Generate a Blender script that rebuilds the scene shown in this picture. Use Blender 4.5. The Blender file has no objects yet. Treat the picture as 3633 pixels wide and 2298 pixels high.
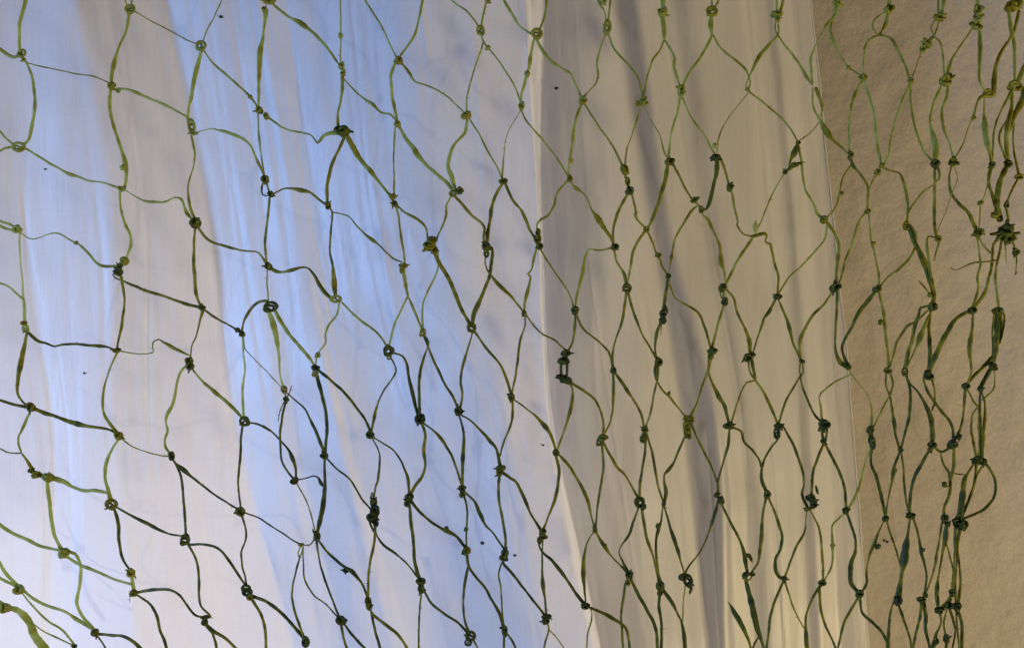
import bpy, math, random, bisect
from mathutils import Vector, noise, Matrix
C = bpy.context
S = C.scene
col = S.collection
random.seed(7)

# ---------------------------------------------------------------- camera
W, D0 = 1.0, 1.10                     # the picture is 1 m wide at 1.10 m from the lens
PW, PH = 3633.0, 2298.0
cam_d = bpy.data.cameras.new('camera'); cam = bpy.data.objects.new('camera', cam_d)
col.objects.link(cam); S.camera = cam
cam_d.sensor_width = 36; cam_d.lens = 36*D0/W; cam_d.clip_start = .01; cam_d.clip_end = 50
cam.location = (0, 0, 0); cam.rotation_euler = (math.radians(90), 0, 0)

# ---------------------------------------------------------------- light
wd = bpy.data.worlds.new('World'); S.world = wd; wd.use_nodes = True
bg = wd.node_tree.nodes['Background']
bg.inputs[0].default_value = (.58, .58, .74, 1); bg.inputs[1].default_value = 0.1
def area(name, loc, target, size, power, color, sy=None):
    l = bpy.data.lights.new(name, 'AREA'); l.energy = power; l.color = color
    l.shape = 'RECTANGLE'; l.size = size; l.size_y = sy or size
    o = bpy.data.objects.new(name, l); col.objects.link(o); o.location = loc
    o.rotation_euler = (Vector(target)-Vector(loc)).to_track_quat('-Z', 'Y').to_euler()
    return o

area('window_daylight_left', (-2.8, .28, -.2), (-.1, 1.2, 0), .30, 88, (.27, .49, 1.0))
area('warm_room_lamp', (2.2, .0, -1.1), (.1, 1.2, 0), .11, 54, (1.0, .79, .40))
area('small_lamp_low_left', (-1.05, .10, -.70), (-.50, 1.2, -.42), .03, 3.0, (1.0, .93, .88))
area('window_daylight_behind', (-.58, 1.80, -.42), (-.42, 1.2, -.26), .6, 7.5, (.88, .86, 1.0))

S.view_settings.view_transform = 'Standard'; S.view_settings.look = 'None'
S.view_settings.exposure = -0.06; S.view_settings.gamma = 1

# ---------------------------------------------------------------- helpers
def link(name, me, mat=None, parent=None):
    o = bpy.data.objects.new(name, me); col.objects.link(o)
    if mat and not me.materials: me.materials.append(mat)
    if parent: o.parent = parent
    return o
def mesh(name, V, F, smooth=True, attr=None):
    me = bpy.data.meshes.new(name); me.from_pydata(V, [], F)
    if smooth: me.polygons.foreach_set('use_smooth', [True]*len(me.polygons))
    if attr:
        a = me.attributes.new('tone', 'FLOAT', 'POINT'); a.data.foreach_set('value', attr)
    me.update(); return me
def tag(o, label=None, cat=None, kind=None, group=None):
    if label: o['label'] = label
    if cat: o['category'] = cat
    if kind: o['kind'] = kind
    if group: o['group'] = group
def ray(sx, sy, d):                   # a point at distance d in front of the lens
    k = W*d/D0
    return Vector(((sx/PW-.5)*k, d, -(sy-PH/2)/PW*k))

# ---------------------------------------------------------------- materials
def newmat(name):
    m = bpy.data.materials.new(name); m.use_nodes = True
    nt = m.node_tree; nt.nodes.clear()
    out = nt.nodes.new('ShaderNodeOutputMaterial')
    return m, nt, out
def N(nt, t, **kw):
    n = nt.nodes.new(t)
    for k, v in kw.items():
        if k.startswith('i_'): n.inputs[k[2:].replace('_', ' ')].default_value = v
        else: setattr(n, k, v)
    return n
def L(nt, a, b): nt.links.new(a, b)

def cloth_mat():
    m, nt, out = newmat('white_curtain_cloth')
    tc = N(nt, 'ShaderNodeTexCoord')
    # faint weave: fine threads lying across the cloth, fainter ones along it
    mp = N(nt, 'ShaderNodeMapping'); mp.inputs['Scale'].default_value = (60, 60, 900)
    mp2 = N(nt, 'ShaderNodeMapping'); mp2.inputs['Scale'].default_value = (500, 60, 30)
    n1 = N(nt, 'ShaderNodeTexNoise', i_Scale=1.0, i_Detail=3.0, i_Roughness=.6)
    n2 = N(nt, 'ShaderNodeTexNoise', i_Scale=1.0, i_Detail=2.0)
    L(nt, tc.outputs['Object'], mp.inputs[0]); L(nt, mp.outputs[0], n1.inputs['Vector'])
    L(nt, tc.outputs['Object'], mp2.inputs[0]); L(nt, mp2.outputs[0], n2.inputs['Vector'])
    add = N(nt, 'ShaderNodeMath', operation='ADD'); L(nt, n1.outputs[0], add.inputs[0]); L(nt, n2.outputs[0], add.inputs[1])
    n3 = N(nt, 'ShaderNodeTexNoise', i_Scale=1500.0, i_Detail=1.0); L(nt, tc.outputs['Object'], n3.inputs['Vector'])
    add2 = N(nt, 'ShaderNodeMath', operation='ADD'); L(nt, add.outputs[0], add2.inputs[0]); L(nt, n3.outputs[0], add2.inputs[1])
    cr = N(nt, 'ShaderNodeMapRange'); cr.inputs['From Min'].default_value = .9; cr.inputs['From Max'].default_value = 2.1
    cr.inputs['To Min'].default_value = .94; cr.inputs['To Max'].default_value = 1.05
    L(nt, add2.outputs[0], cr.inputs['Value'])
    mul = N(nt, 'ShaderNodeVectorMath', operation='SCALE'); mul.inputs[0].default_value = (0.84, 0.83, 0.84)
    L(nt, cr.outputs[0], mul.inputs['Scale'])
    # rumples of the cloth too small to model
    n4 = N(nt, 'ShaderNodeTexNoise', i_Scale=9.0, i_Detail=4.0, i_Roughness=.5)
    mp4 = N(nt, 'ShaderNodeMapping'); mp4.inputs['Scale'].default_value = (2.2, 1, .35); mp4.inputs['Rotation'].default_value = (0, .17, 0)
    L(nt, tc.outputs['Object'], mp4.inputs[0]); L(nt, mp4.outputs[0], n4.inputs['Vector'])
    b1 = N(nt, 'ShaderNodeBump', i_Strength=.7, i_Distance=.006); L(nt, n4.outputs[0], b1.inputs['Height'])
    b2 = N(nt, 'ShaderNodeBump', i_Strength=.22, i_Distance=.0004); L(nt, add2.outputs[0], b2.inputs['Height']); L(nt, b1.outputs[0], b2.inputs['Normal'])
    df = N(nt, 'ShaderNodeBsdfDiffuse', i_Roughness=.6); tr = N(nt, 'ShaderNodeBsdfTranslucent')
    for s in (df, tr):
        L(nt, mul.outputs[0], s.inputs['Color']); L(nt, b2.outputs[0], s.inputs['Normal'])
    mx = N(nt, 'ShaderNodeMixShader', i_Fac=0.35); L(nt, df.outputs[0], mx.inputs[1]); L(nt, tr.outputs[0], mx.inputs[2])
    gl = N(nt, 'ShaderNodeBsdfGlossy', i_Roughness=.45); L(nt, b2.outputs[0], gl.inputs['Normal'])
    mx2 = N(nt, 'ShaderNodeMixShader', i_Fac=.05); L(nt, mx.outputs[0], mx2.inputs[1]); L(nt, gl.outputs[0], mx2.inputs[2])
    L(nt, mx2.outputs[0], out.inputs[0])
    return m

def wall_mat():
    m, nt, out = newmat('beige_textured_wall_paint')
    tc = N(nt, 'ShaderNodeTexCoord')
    n1 = N(nt, 'ShaderNodeTexNoise', i_Scale=75.0, i_Detail=4.0, i_Roughness=.55); L(nt, tc.outputs['Object'], n1.inputs['Vector'])
    n2 = N(nt, 'ShaderNodeTexNoise', i_Scale=2.6, i_Detail=3.0); L(nt, tc.outputs['Object'], n2.inputs['Vector'])
    n3 = N(nt, 'ShaderNodeTexNoise', i_Scale=420.0, i_Detail=2.0); L(nt, tc.outputs['Object'], n3.inputs['Vector'])
    cr = N(nt, 'ShaderNodeValToRGB'); cr.color_ramp.elements[0].position = .35; cr.color_ramp.elements[1].position = .66
    cr.color_ramp.elements[0].color = (0.4, 0.355, 0.31, 1); cr.color_ramp.elements[1].color = (0.47, 0.42, 0.37, 1)
    L(nt, n2.outputs[0], cr.inputs[0])
    gr = N(nt, 'ShaderNodeMapRange'); gr.inputs['To Min'].default_value = .92; gr.inputs['To Max'].default_value = 1.08
    gr.inputs['From Min'].default_value = .3; gr.inputs['From Max'].default_value = .7
    L(nt, n3.outputs[0], gr.inputs['Value'])
    mul = N(nt, 'ShaderNodeVectorMath', operation='SCALE'); L(nt, cr.outputs[0], mul.inputs[0]); L(nt, gr.outputs[0], mul.inputs['Scale'])
    bu = N(nt, 'ShaderNodeBump', i_Strength=.45, i_Distance=.004); L(nt, n1.outputs[0], bu.inputs['Height'])
    p = N(nt, 'ShaderNodeBsdfPrincipled', i_Roughness=.75); L(nt, mul.outputs[0], p.inputs['Base Color']); L(nt, bu.outputs[0], p.inputs['Normal'])
    L(nt, p.outputs[0], out.inputs[0])
    return m

def fibre_mat():
    m, nt, out = newmat('green_leaf_fibre')
    tc = N(nt, 'ShaderNodeTexCoord'); at = N(nt, 'ShaderNodeAttribute', attribute_name='tone')
    n1 = N(nt, 'ShaderNodeTexNoise', i_Scale=38.0, i_Detail=4.0, i_Roughness=.6); L(nt, tc.outputs['Object'], n1.inputs['Vector'])
    mp = N(nt, 'ShaderNodeMapping'); mp.inputs['Scale'].default_value = (900, 900, 60)
    n2 = N(nt, 'ShaderNodeTexNoise', i_Scale=1.0, i_Detail=2.0); L(nt, tc.outputs['Object'], mp.inputs[0]); L(nt, mp.outputs[0], n2.inputs['Vector'])
    sb = N(nt, 'ShaderNodeMath', operation='MULTIPLY_ADD'); sb.inputs[1].default_value = .55; sb.inputs[2].default_value = -.275
    L(nt, n1.outputs[0], sb.inputs[0])
    sc = N(nt, 'ShaderNodeMath', operation='MULTIPLY_ADD'); sc.inputs[1].default_value = .24; sc.inputs[2].default_value = -.12
    L(nt, n2.outputs[0], sc.inputs[0])
    a1 = N(nt, 'ShaderNodeMath', operation='ADD'); L(nt, at.outputs['Fac'], a1.inputs[0]); L(nt, sb.outputs[0], a1.inputs[1])
    a2 = N(nt, 'ShaderNodeMath', operation='ADD'); L(nt, a1.outputs[0], a2.inputs[0]); L(nt, sc.outputs[0], a2.inputs[1])
    cr = N(nt, 'ShaderNodeValToRGB')
    e = cr.color_ramp.elements
    ramp = [(0, (0.62, 0.68, 0.32, 1)), (0.3, (0.42, 0.49, 0.12, 1)), (0.5, (0.29, 0.265, 0.012, 1)), (0.66, (0.105, 0.13, 0.014, 1)), (0.82, (0.042, 0.064, 0.014, 1)), (1, (0.014, 0.026, 0.009, 1))]
    while len(e) < len(ramp): e.new(.5)
    for q, (pos, c) in zip(e, ramp): q.position = pos; q.color = c
    L(nt, a2.outputs[0], cr.inputs[0])
    bu = N(nt, 'ShaderNodeBump', i_Strength=.5, i_Distance=.0006); L(nt, n2.outputs[0], bu.inputs['Height'])
    p = N(nt, 'ShaderNodeBsdfPrincipled', i_Roughness=.5); p.inputs['Specular IOR Level'].default_value = .3
    tr = N(nt, 'ShaderNodeBsdfTranslucent')
    L(nt, cr.outputs[0], p.inputs['Base Color']); L(nt, cr.outputs[0], tr.inputs['Color'])
    L(nt, bu.outputs[0], p.inputs['Normal'])
    mx = N(nt, 'ShaderNodeMixShader', i_Fac=.4); L(nt, p.outputs[0], mx.inputs[1]); L(nt, tr.outputs[0], mx.inputs[2])
    # thin pale fibres let a little of what lies behind show through
    mr = N(nt, 'ShaderNodeMapRange'); mr.inputs['From Min'].default_value = .15; mr.inputs['From Max'].default_value = .6
    mr.inputs['To Min'].default_value = .30; mr.inputs['To Max'].default_value = 0.0
    L(nt, a2.outputs[0], mr.inputs['Value'])
    tp = N(nt, 'ShaderNodeBsdfTransparent'); tp.inputs[0].default_value = (.85, .9, .6, 1)
    m2 = N(nt, 'ShaderNodeMixShader'); L(nt, mr.outputs[0], m2.inputs[0]); L(nt, mx.outputs[0], m2.inputs[1]); L(nt, tp.outputs[0], m2.inputs[2])
    L(nt, m2.outputs[0], out.inputs[0])
    return m
def plain_mat(name, c, rough=.6):
    m, nt, out = newmat(name)
    tc = N(nt, 'ShaderNodeTexCoord'); n1 = N(nt, 'ShaderNodeTexNoise', i_Scale=900.0); L(nt, tc.outputs['Object'], n1.inputs['Vector'])
    mr = N(nt, 'ShaderNodeMapRange'); mr.inputs['To Min'].default_value = .7; mr.inputs['To Max'].default_value = 1.3
    L(nt, n1.outputs[0], mr.inputs['Value'])
    mul = N(nt, 'ShaderNodeVectorMath', operation='SCALE'); mul.inputs[0].default_value = c; L(nt, mr.outputs[0], mul.inputs['Scale'])
    p = N(nt, 'ShaderNodeBsdfPrincipled', i_Roughness=rough); L(nt, mul.outputs[0], p.inputs['Base Color'])
    L(nt, p.outputs[0], out.inputs[0]); return m
M_CLOTH, M_WALL, M_FIB = cloth_mat(), wall_mat(), fibre_mat()
M_FLECK = plain_mat('dark_fleck', (.012, .011, .014))

# ---------------------------------------------------------------- curtain
# fold lines of the hanging cloth, as x at four heights (top, upper, lower, foot of the view) in
# 1/2408 of the view's width, and the cloth's slope (depth per width) just right of each line
FOLDS = [
 (-420,-420,-420,-420, 0,30),
 (-40,-60,60,70, .14,34),
 (60,50,130,130, -.14,24),
 (175,265,262,325, .30,12),
 (300,370,400,500, .24,40),
 (395,488,558,690, -.34,8),
 (480,560,640,760, -.24,25),
 (560,640,700,800, -.60,8),
 (610,700,790,925, -.05,8),
 (650,730,845,1000, -.48,10),
 (780,850,960,1080, -.75,60),
 (980,1040,1170,1270, .02,50),
 (1150,1215,1240,1330, .0,30),
 (1232,1264,1293,1400, -.75,4),
 (1290,1325,1360,1465, -.42,22),
 (1345,1385,1465,1530, -.05,30),
 (1400,1480,1560,1600, .50,14),
 (1440,1525,1607,1660, -1.0,12),
 (1500,1570,1690,1705, .20,9),
 (1580,1650,1740,1780, -.60,12),
 (1625,1690,1765,1805, .15,16),
 (1740,1790,1840,1860, .55,7),
 (1775,1822,1862,1882, .05,8),
 (1800,1850,1880,1905, -.60,6),
 (1822,1868,1905,1930, .45,6),
 (1860,1905,1945,1975, -.30,6),
 (1885,1932,1978,2014, -.2,8),
 (1907,1960,2008,2046, 0,9)]
YC = 1.22
Y4 = (0, 508, 1015, 1523)
def edge_wave(t): return 3.5*noise.noise((t/190, 7.7, 0))+1.5*noise.noise((t/60, 2.7, 0))
def smooth4(v, t):                     # value at height t by monotone cubic through the four rows, linear outside
    if t <= 0: return v[0] + (v[1]-v[0])*t/508*.6
    if t >= 1523: return v[3] + (v[3]-v[2])*(t-1523)/508*.9
    i = min(2, int(t/507.67)); f = t/507.67-i
    p0 = v[max(i-1, 0)] if i else 2*v[0]-v[1]; p1, p2 = v[i], v[i+1]; p3 = v[i+2] if i < 2 else 2*v[3]-v[2]
    return .5*(2*p1 + (p2-p0)*f + (2*p0-5*p1+4*p2-p3)*f*f + (3*p1-p0-3*p2+p3)*f**3)
NX, NY = 1100, 150
STEP = 13
X0 = -420.0
def edge(t): return smooth4(FOLDS[-1][:4], t)+edge_wave(t)
KM = W*YC/D0/2408.0                    # metres at the curtain for one unit of the fold table
rp = random.Random(11); PLEATS = []
for _ in range(64):                    # narrow pressed pleats: place among the fold lines, width, strength, reach down the cloth
    u0 = rp.choice((rp.uniform(4, 11.8), rp.uniform(4, 11.8), rp.uniform(6, 10.5), rp.uniform(1, 4), rp.uniform(14.5, 24)))
    PLEATS.append((u0, rp.uniform(5, 17), rp.choice((-1, 1, 1))*(rp.uniform(.06, .24) if u0 < 12 else rp.uniform(.15, .5)), rp.uniform(-300, 1500), rp.uniform(250, 800), rp.uniform(-.25, .25)))
def build_curtain():
    rows = []
    for j in range(NY+1):
        t = -420 + (1523+840)*j/NY
        xs = [smooth4(f[:4], t) for f in FOLDS]
        sl = [f[4] for f in FOLDS]; hw = [f[5] for f in FOLDS]
        e = xs[-1] = edge(t); n = NX; dx = (e-X0)/n
        pl = []
        for (u0, pw, pa, tc_, tr_, dr) in PLEATS:
            g = 1-((t-tc_)/tr_)**2
            if g <= 0: continue
            uu = min(len(xs)-1.01, max(0, u0+dr*(t-tc_)/900)); k = int(uu); c = xs[k]+(uu-k)*(xs[k+1]-xs[k])
            pl.append((c, pw*(.6+.4*g), pa*min(1, g*1.5)))
        s = []
        for i in range(n+1):
            x = X0 + dx*i
            v = sl[0]
            for k in range(1, len(xs)-1):            # each fold line switches the slope over its own softness
                q = (x-xs[k])/hw[k]
                if q > 3: v += sl[k]-sl[k-1]
                elif q > -3: v += (sl[k]-sl[k-1])*.5*(1+math.tanh(q))
            for c, pw, pa in pl:
                z = x-c
                if abs(z) < pw*3: v += pa*(1.5*math.exp(-((z+pw*.35)/(pw*.35))**2) - math.exp(-((z-pw*.6)/(pw*.6))**2)*.9)
            # fine pleats that run with the folds
            k = min(len(xs)-2, max(0, bisect.bisect_right(xs, x)-1))
            u = k + (x-xs[k])/max(1, xs[k+1]-xs[k])
            cen = math.exp(-((x-700-t*.14)/230)**2)
            for fr, am in ((2.1, .09), (4.3, .09), (8.7, .07)):
                env = .3+.9*max(0, noise.noise((u*.8+fr, t/700, fr)))+.9*cen
                q = noise.noise((u*fr, t/520+fr, 3.3+fr)); v += am*env*math.copysign(abs(q)**.7, q)*2.0
            v += .10*noise.noise((x/160, t/260, 9.1)) + .05*noise.noise((x/60, t/120, 2.2))
            s.append(v)
        h = [0.0]
        for i in range(1, n+1): h.append(h[-1] + (s[i]+s[i-1])*.5*dx*KM)
        # keep the cloth hanging round one plane
        w = int(380/dx); P = [0.0]
        for v in h: P.append(P[-1]+v)
        hh = []
        for i in range(n+1):
            a, b = max(0, i-w), min(n, i+w)
            x = X0+dx*i                      # the half over the wall hangs further back, behind the big fold
            q = min(1, max(0, (x-xs[STEP])/(8+40*max(0, min(1, 1-t/460))**1.3))); q2 = min(1, max(0, (x-xs[STEP]-120)/560))
            hh.append(h[i] - (P[b+1]-P[a])/(b+1-a) + .085*q*q*(3-2*q) + .062*q2 + .090*min(1, max(0, (x-xs[STEP])/(xs[STEP]-xs[5])+1))*-1 + .04)
        rows.append((t, dx, hh))
    # smooth down the cloth
    for _ in range(2):
        new = []
        for j in range(NY+1):
            a = rows[max(0, j-1)][2]; b = rows[j][2]; c = rows[min(NY, j+1)][2]
            new.append((rows[j][0], rows[j][1], [(p+2*q+r)*.25 for p, q, r in zip(a, b, c)]))
        rows = new
    return rows
ROWS = build_curtain()
print('CURT', min(min(r[2]) for r in ROWS)+YC, max(max(r[2]) for r in ROWS)+YC, [round(ROWS[j][2][200]+YC,3) for j in (30,70,110,140)])
def cur_y(x, t):                       # depth of the cloth at (x, t)
    j = (t+420)/(1523+840)*NY; j0 = min(NY-1, max(0, int(j))); f = j-j0
    r = []
    for jj in (j0, j0+1):
        _, dx, h = ROWS[jj]; i = min(NX-1, max(0, (x-X0)/dx)); i0 = int(i); g = i-i0
        r.append(h[i0]*(1-g)+h[min(NX, i0+1)]*g)
    return YC + r[0]*(1-f)+r[1]*f
V = []; F = []
for (t, dx, h) in ROWS:
    for i in range(NX+1):
        x = X0+dx*i
        s = 1+h[i]/YC; V.append(((x-1204)*KM*s, YC+h[i], -(t-761.5)*KM*s))
for j in range(NY):
    for i in range(NX):
        a = j*(NX+1)+i; F.append((a, a+NX+1, a+NX+2, a+1))
curtain = link('curtain', mesh('curtain', V, F), M_CLOTH)
tag(curtain, 'thin white cloth curtain hanging in long slanting folds behind the green net', 'curtain')
# turned edge of the curtain
V = []; F = []; n = 8
for j, (t, dx, h) in enumerate(ROWS):
    s = 1+h[-1]/YC; c = Vector(((edge(t)-1204)*KM*s, YC+h[-1], -(t-761.5)*KM*s))
    for k in range(n):
        a = 2*math.pi*k/n; V.append((c.x + .0012*math.cos(a)-.0008, c.y+.0012*math.sin(a)+.0008, c.z))
for j in range(NY):
    for k in range(n): a = j*n+k; b = j*n+(k+1) % n; F.append((a, a+n, b+n, b))
link('edge_hem', mesh('edge_hem', V, F), M_CLOTH, curtain)

# ---------------------------------------------------------------- wall right of the window
WY = 1.355
V = []; F = []; nx, nz = 240, 260
x0, x1, z0, z1 = -0.01, 1.7, -1.1, 1.1
for j in range(nz+1):
    for i in range(nx+1):
        x = x0+(x1-x0)*i/nx; z = z0+(z1-z0)*j/nz
        d = .0016*noise.noise((x*30, z*30, 1)) + .006*noise.noise((x*2.2, z*2.2, 4))
        V.append((x, WY+d, z))
for j in range(nz):
    for i in range(nx): a = j*(nx+1)+i; F.append((a, a+1, a+nx+2, a+nx+1))
# reveal of the window opening and the back of the wall
b0 = len(V)
for j in range(nz+1): V.append((x0, WY+.12, z0+(z1-z0)*j/nz))
for j in range(nz): F.append((j*(nx+1), (j+1)*(nx+1), b0+j+1, b0+j))
wall = link('wall', mesh('wall', V, F), M_WALL); tag(wall, 'beige textured plaster wall to the right of the white curtain', None, 'structure')

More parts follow.
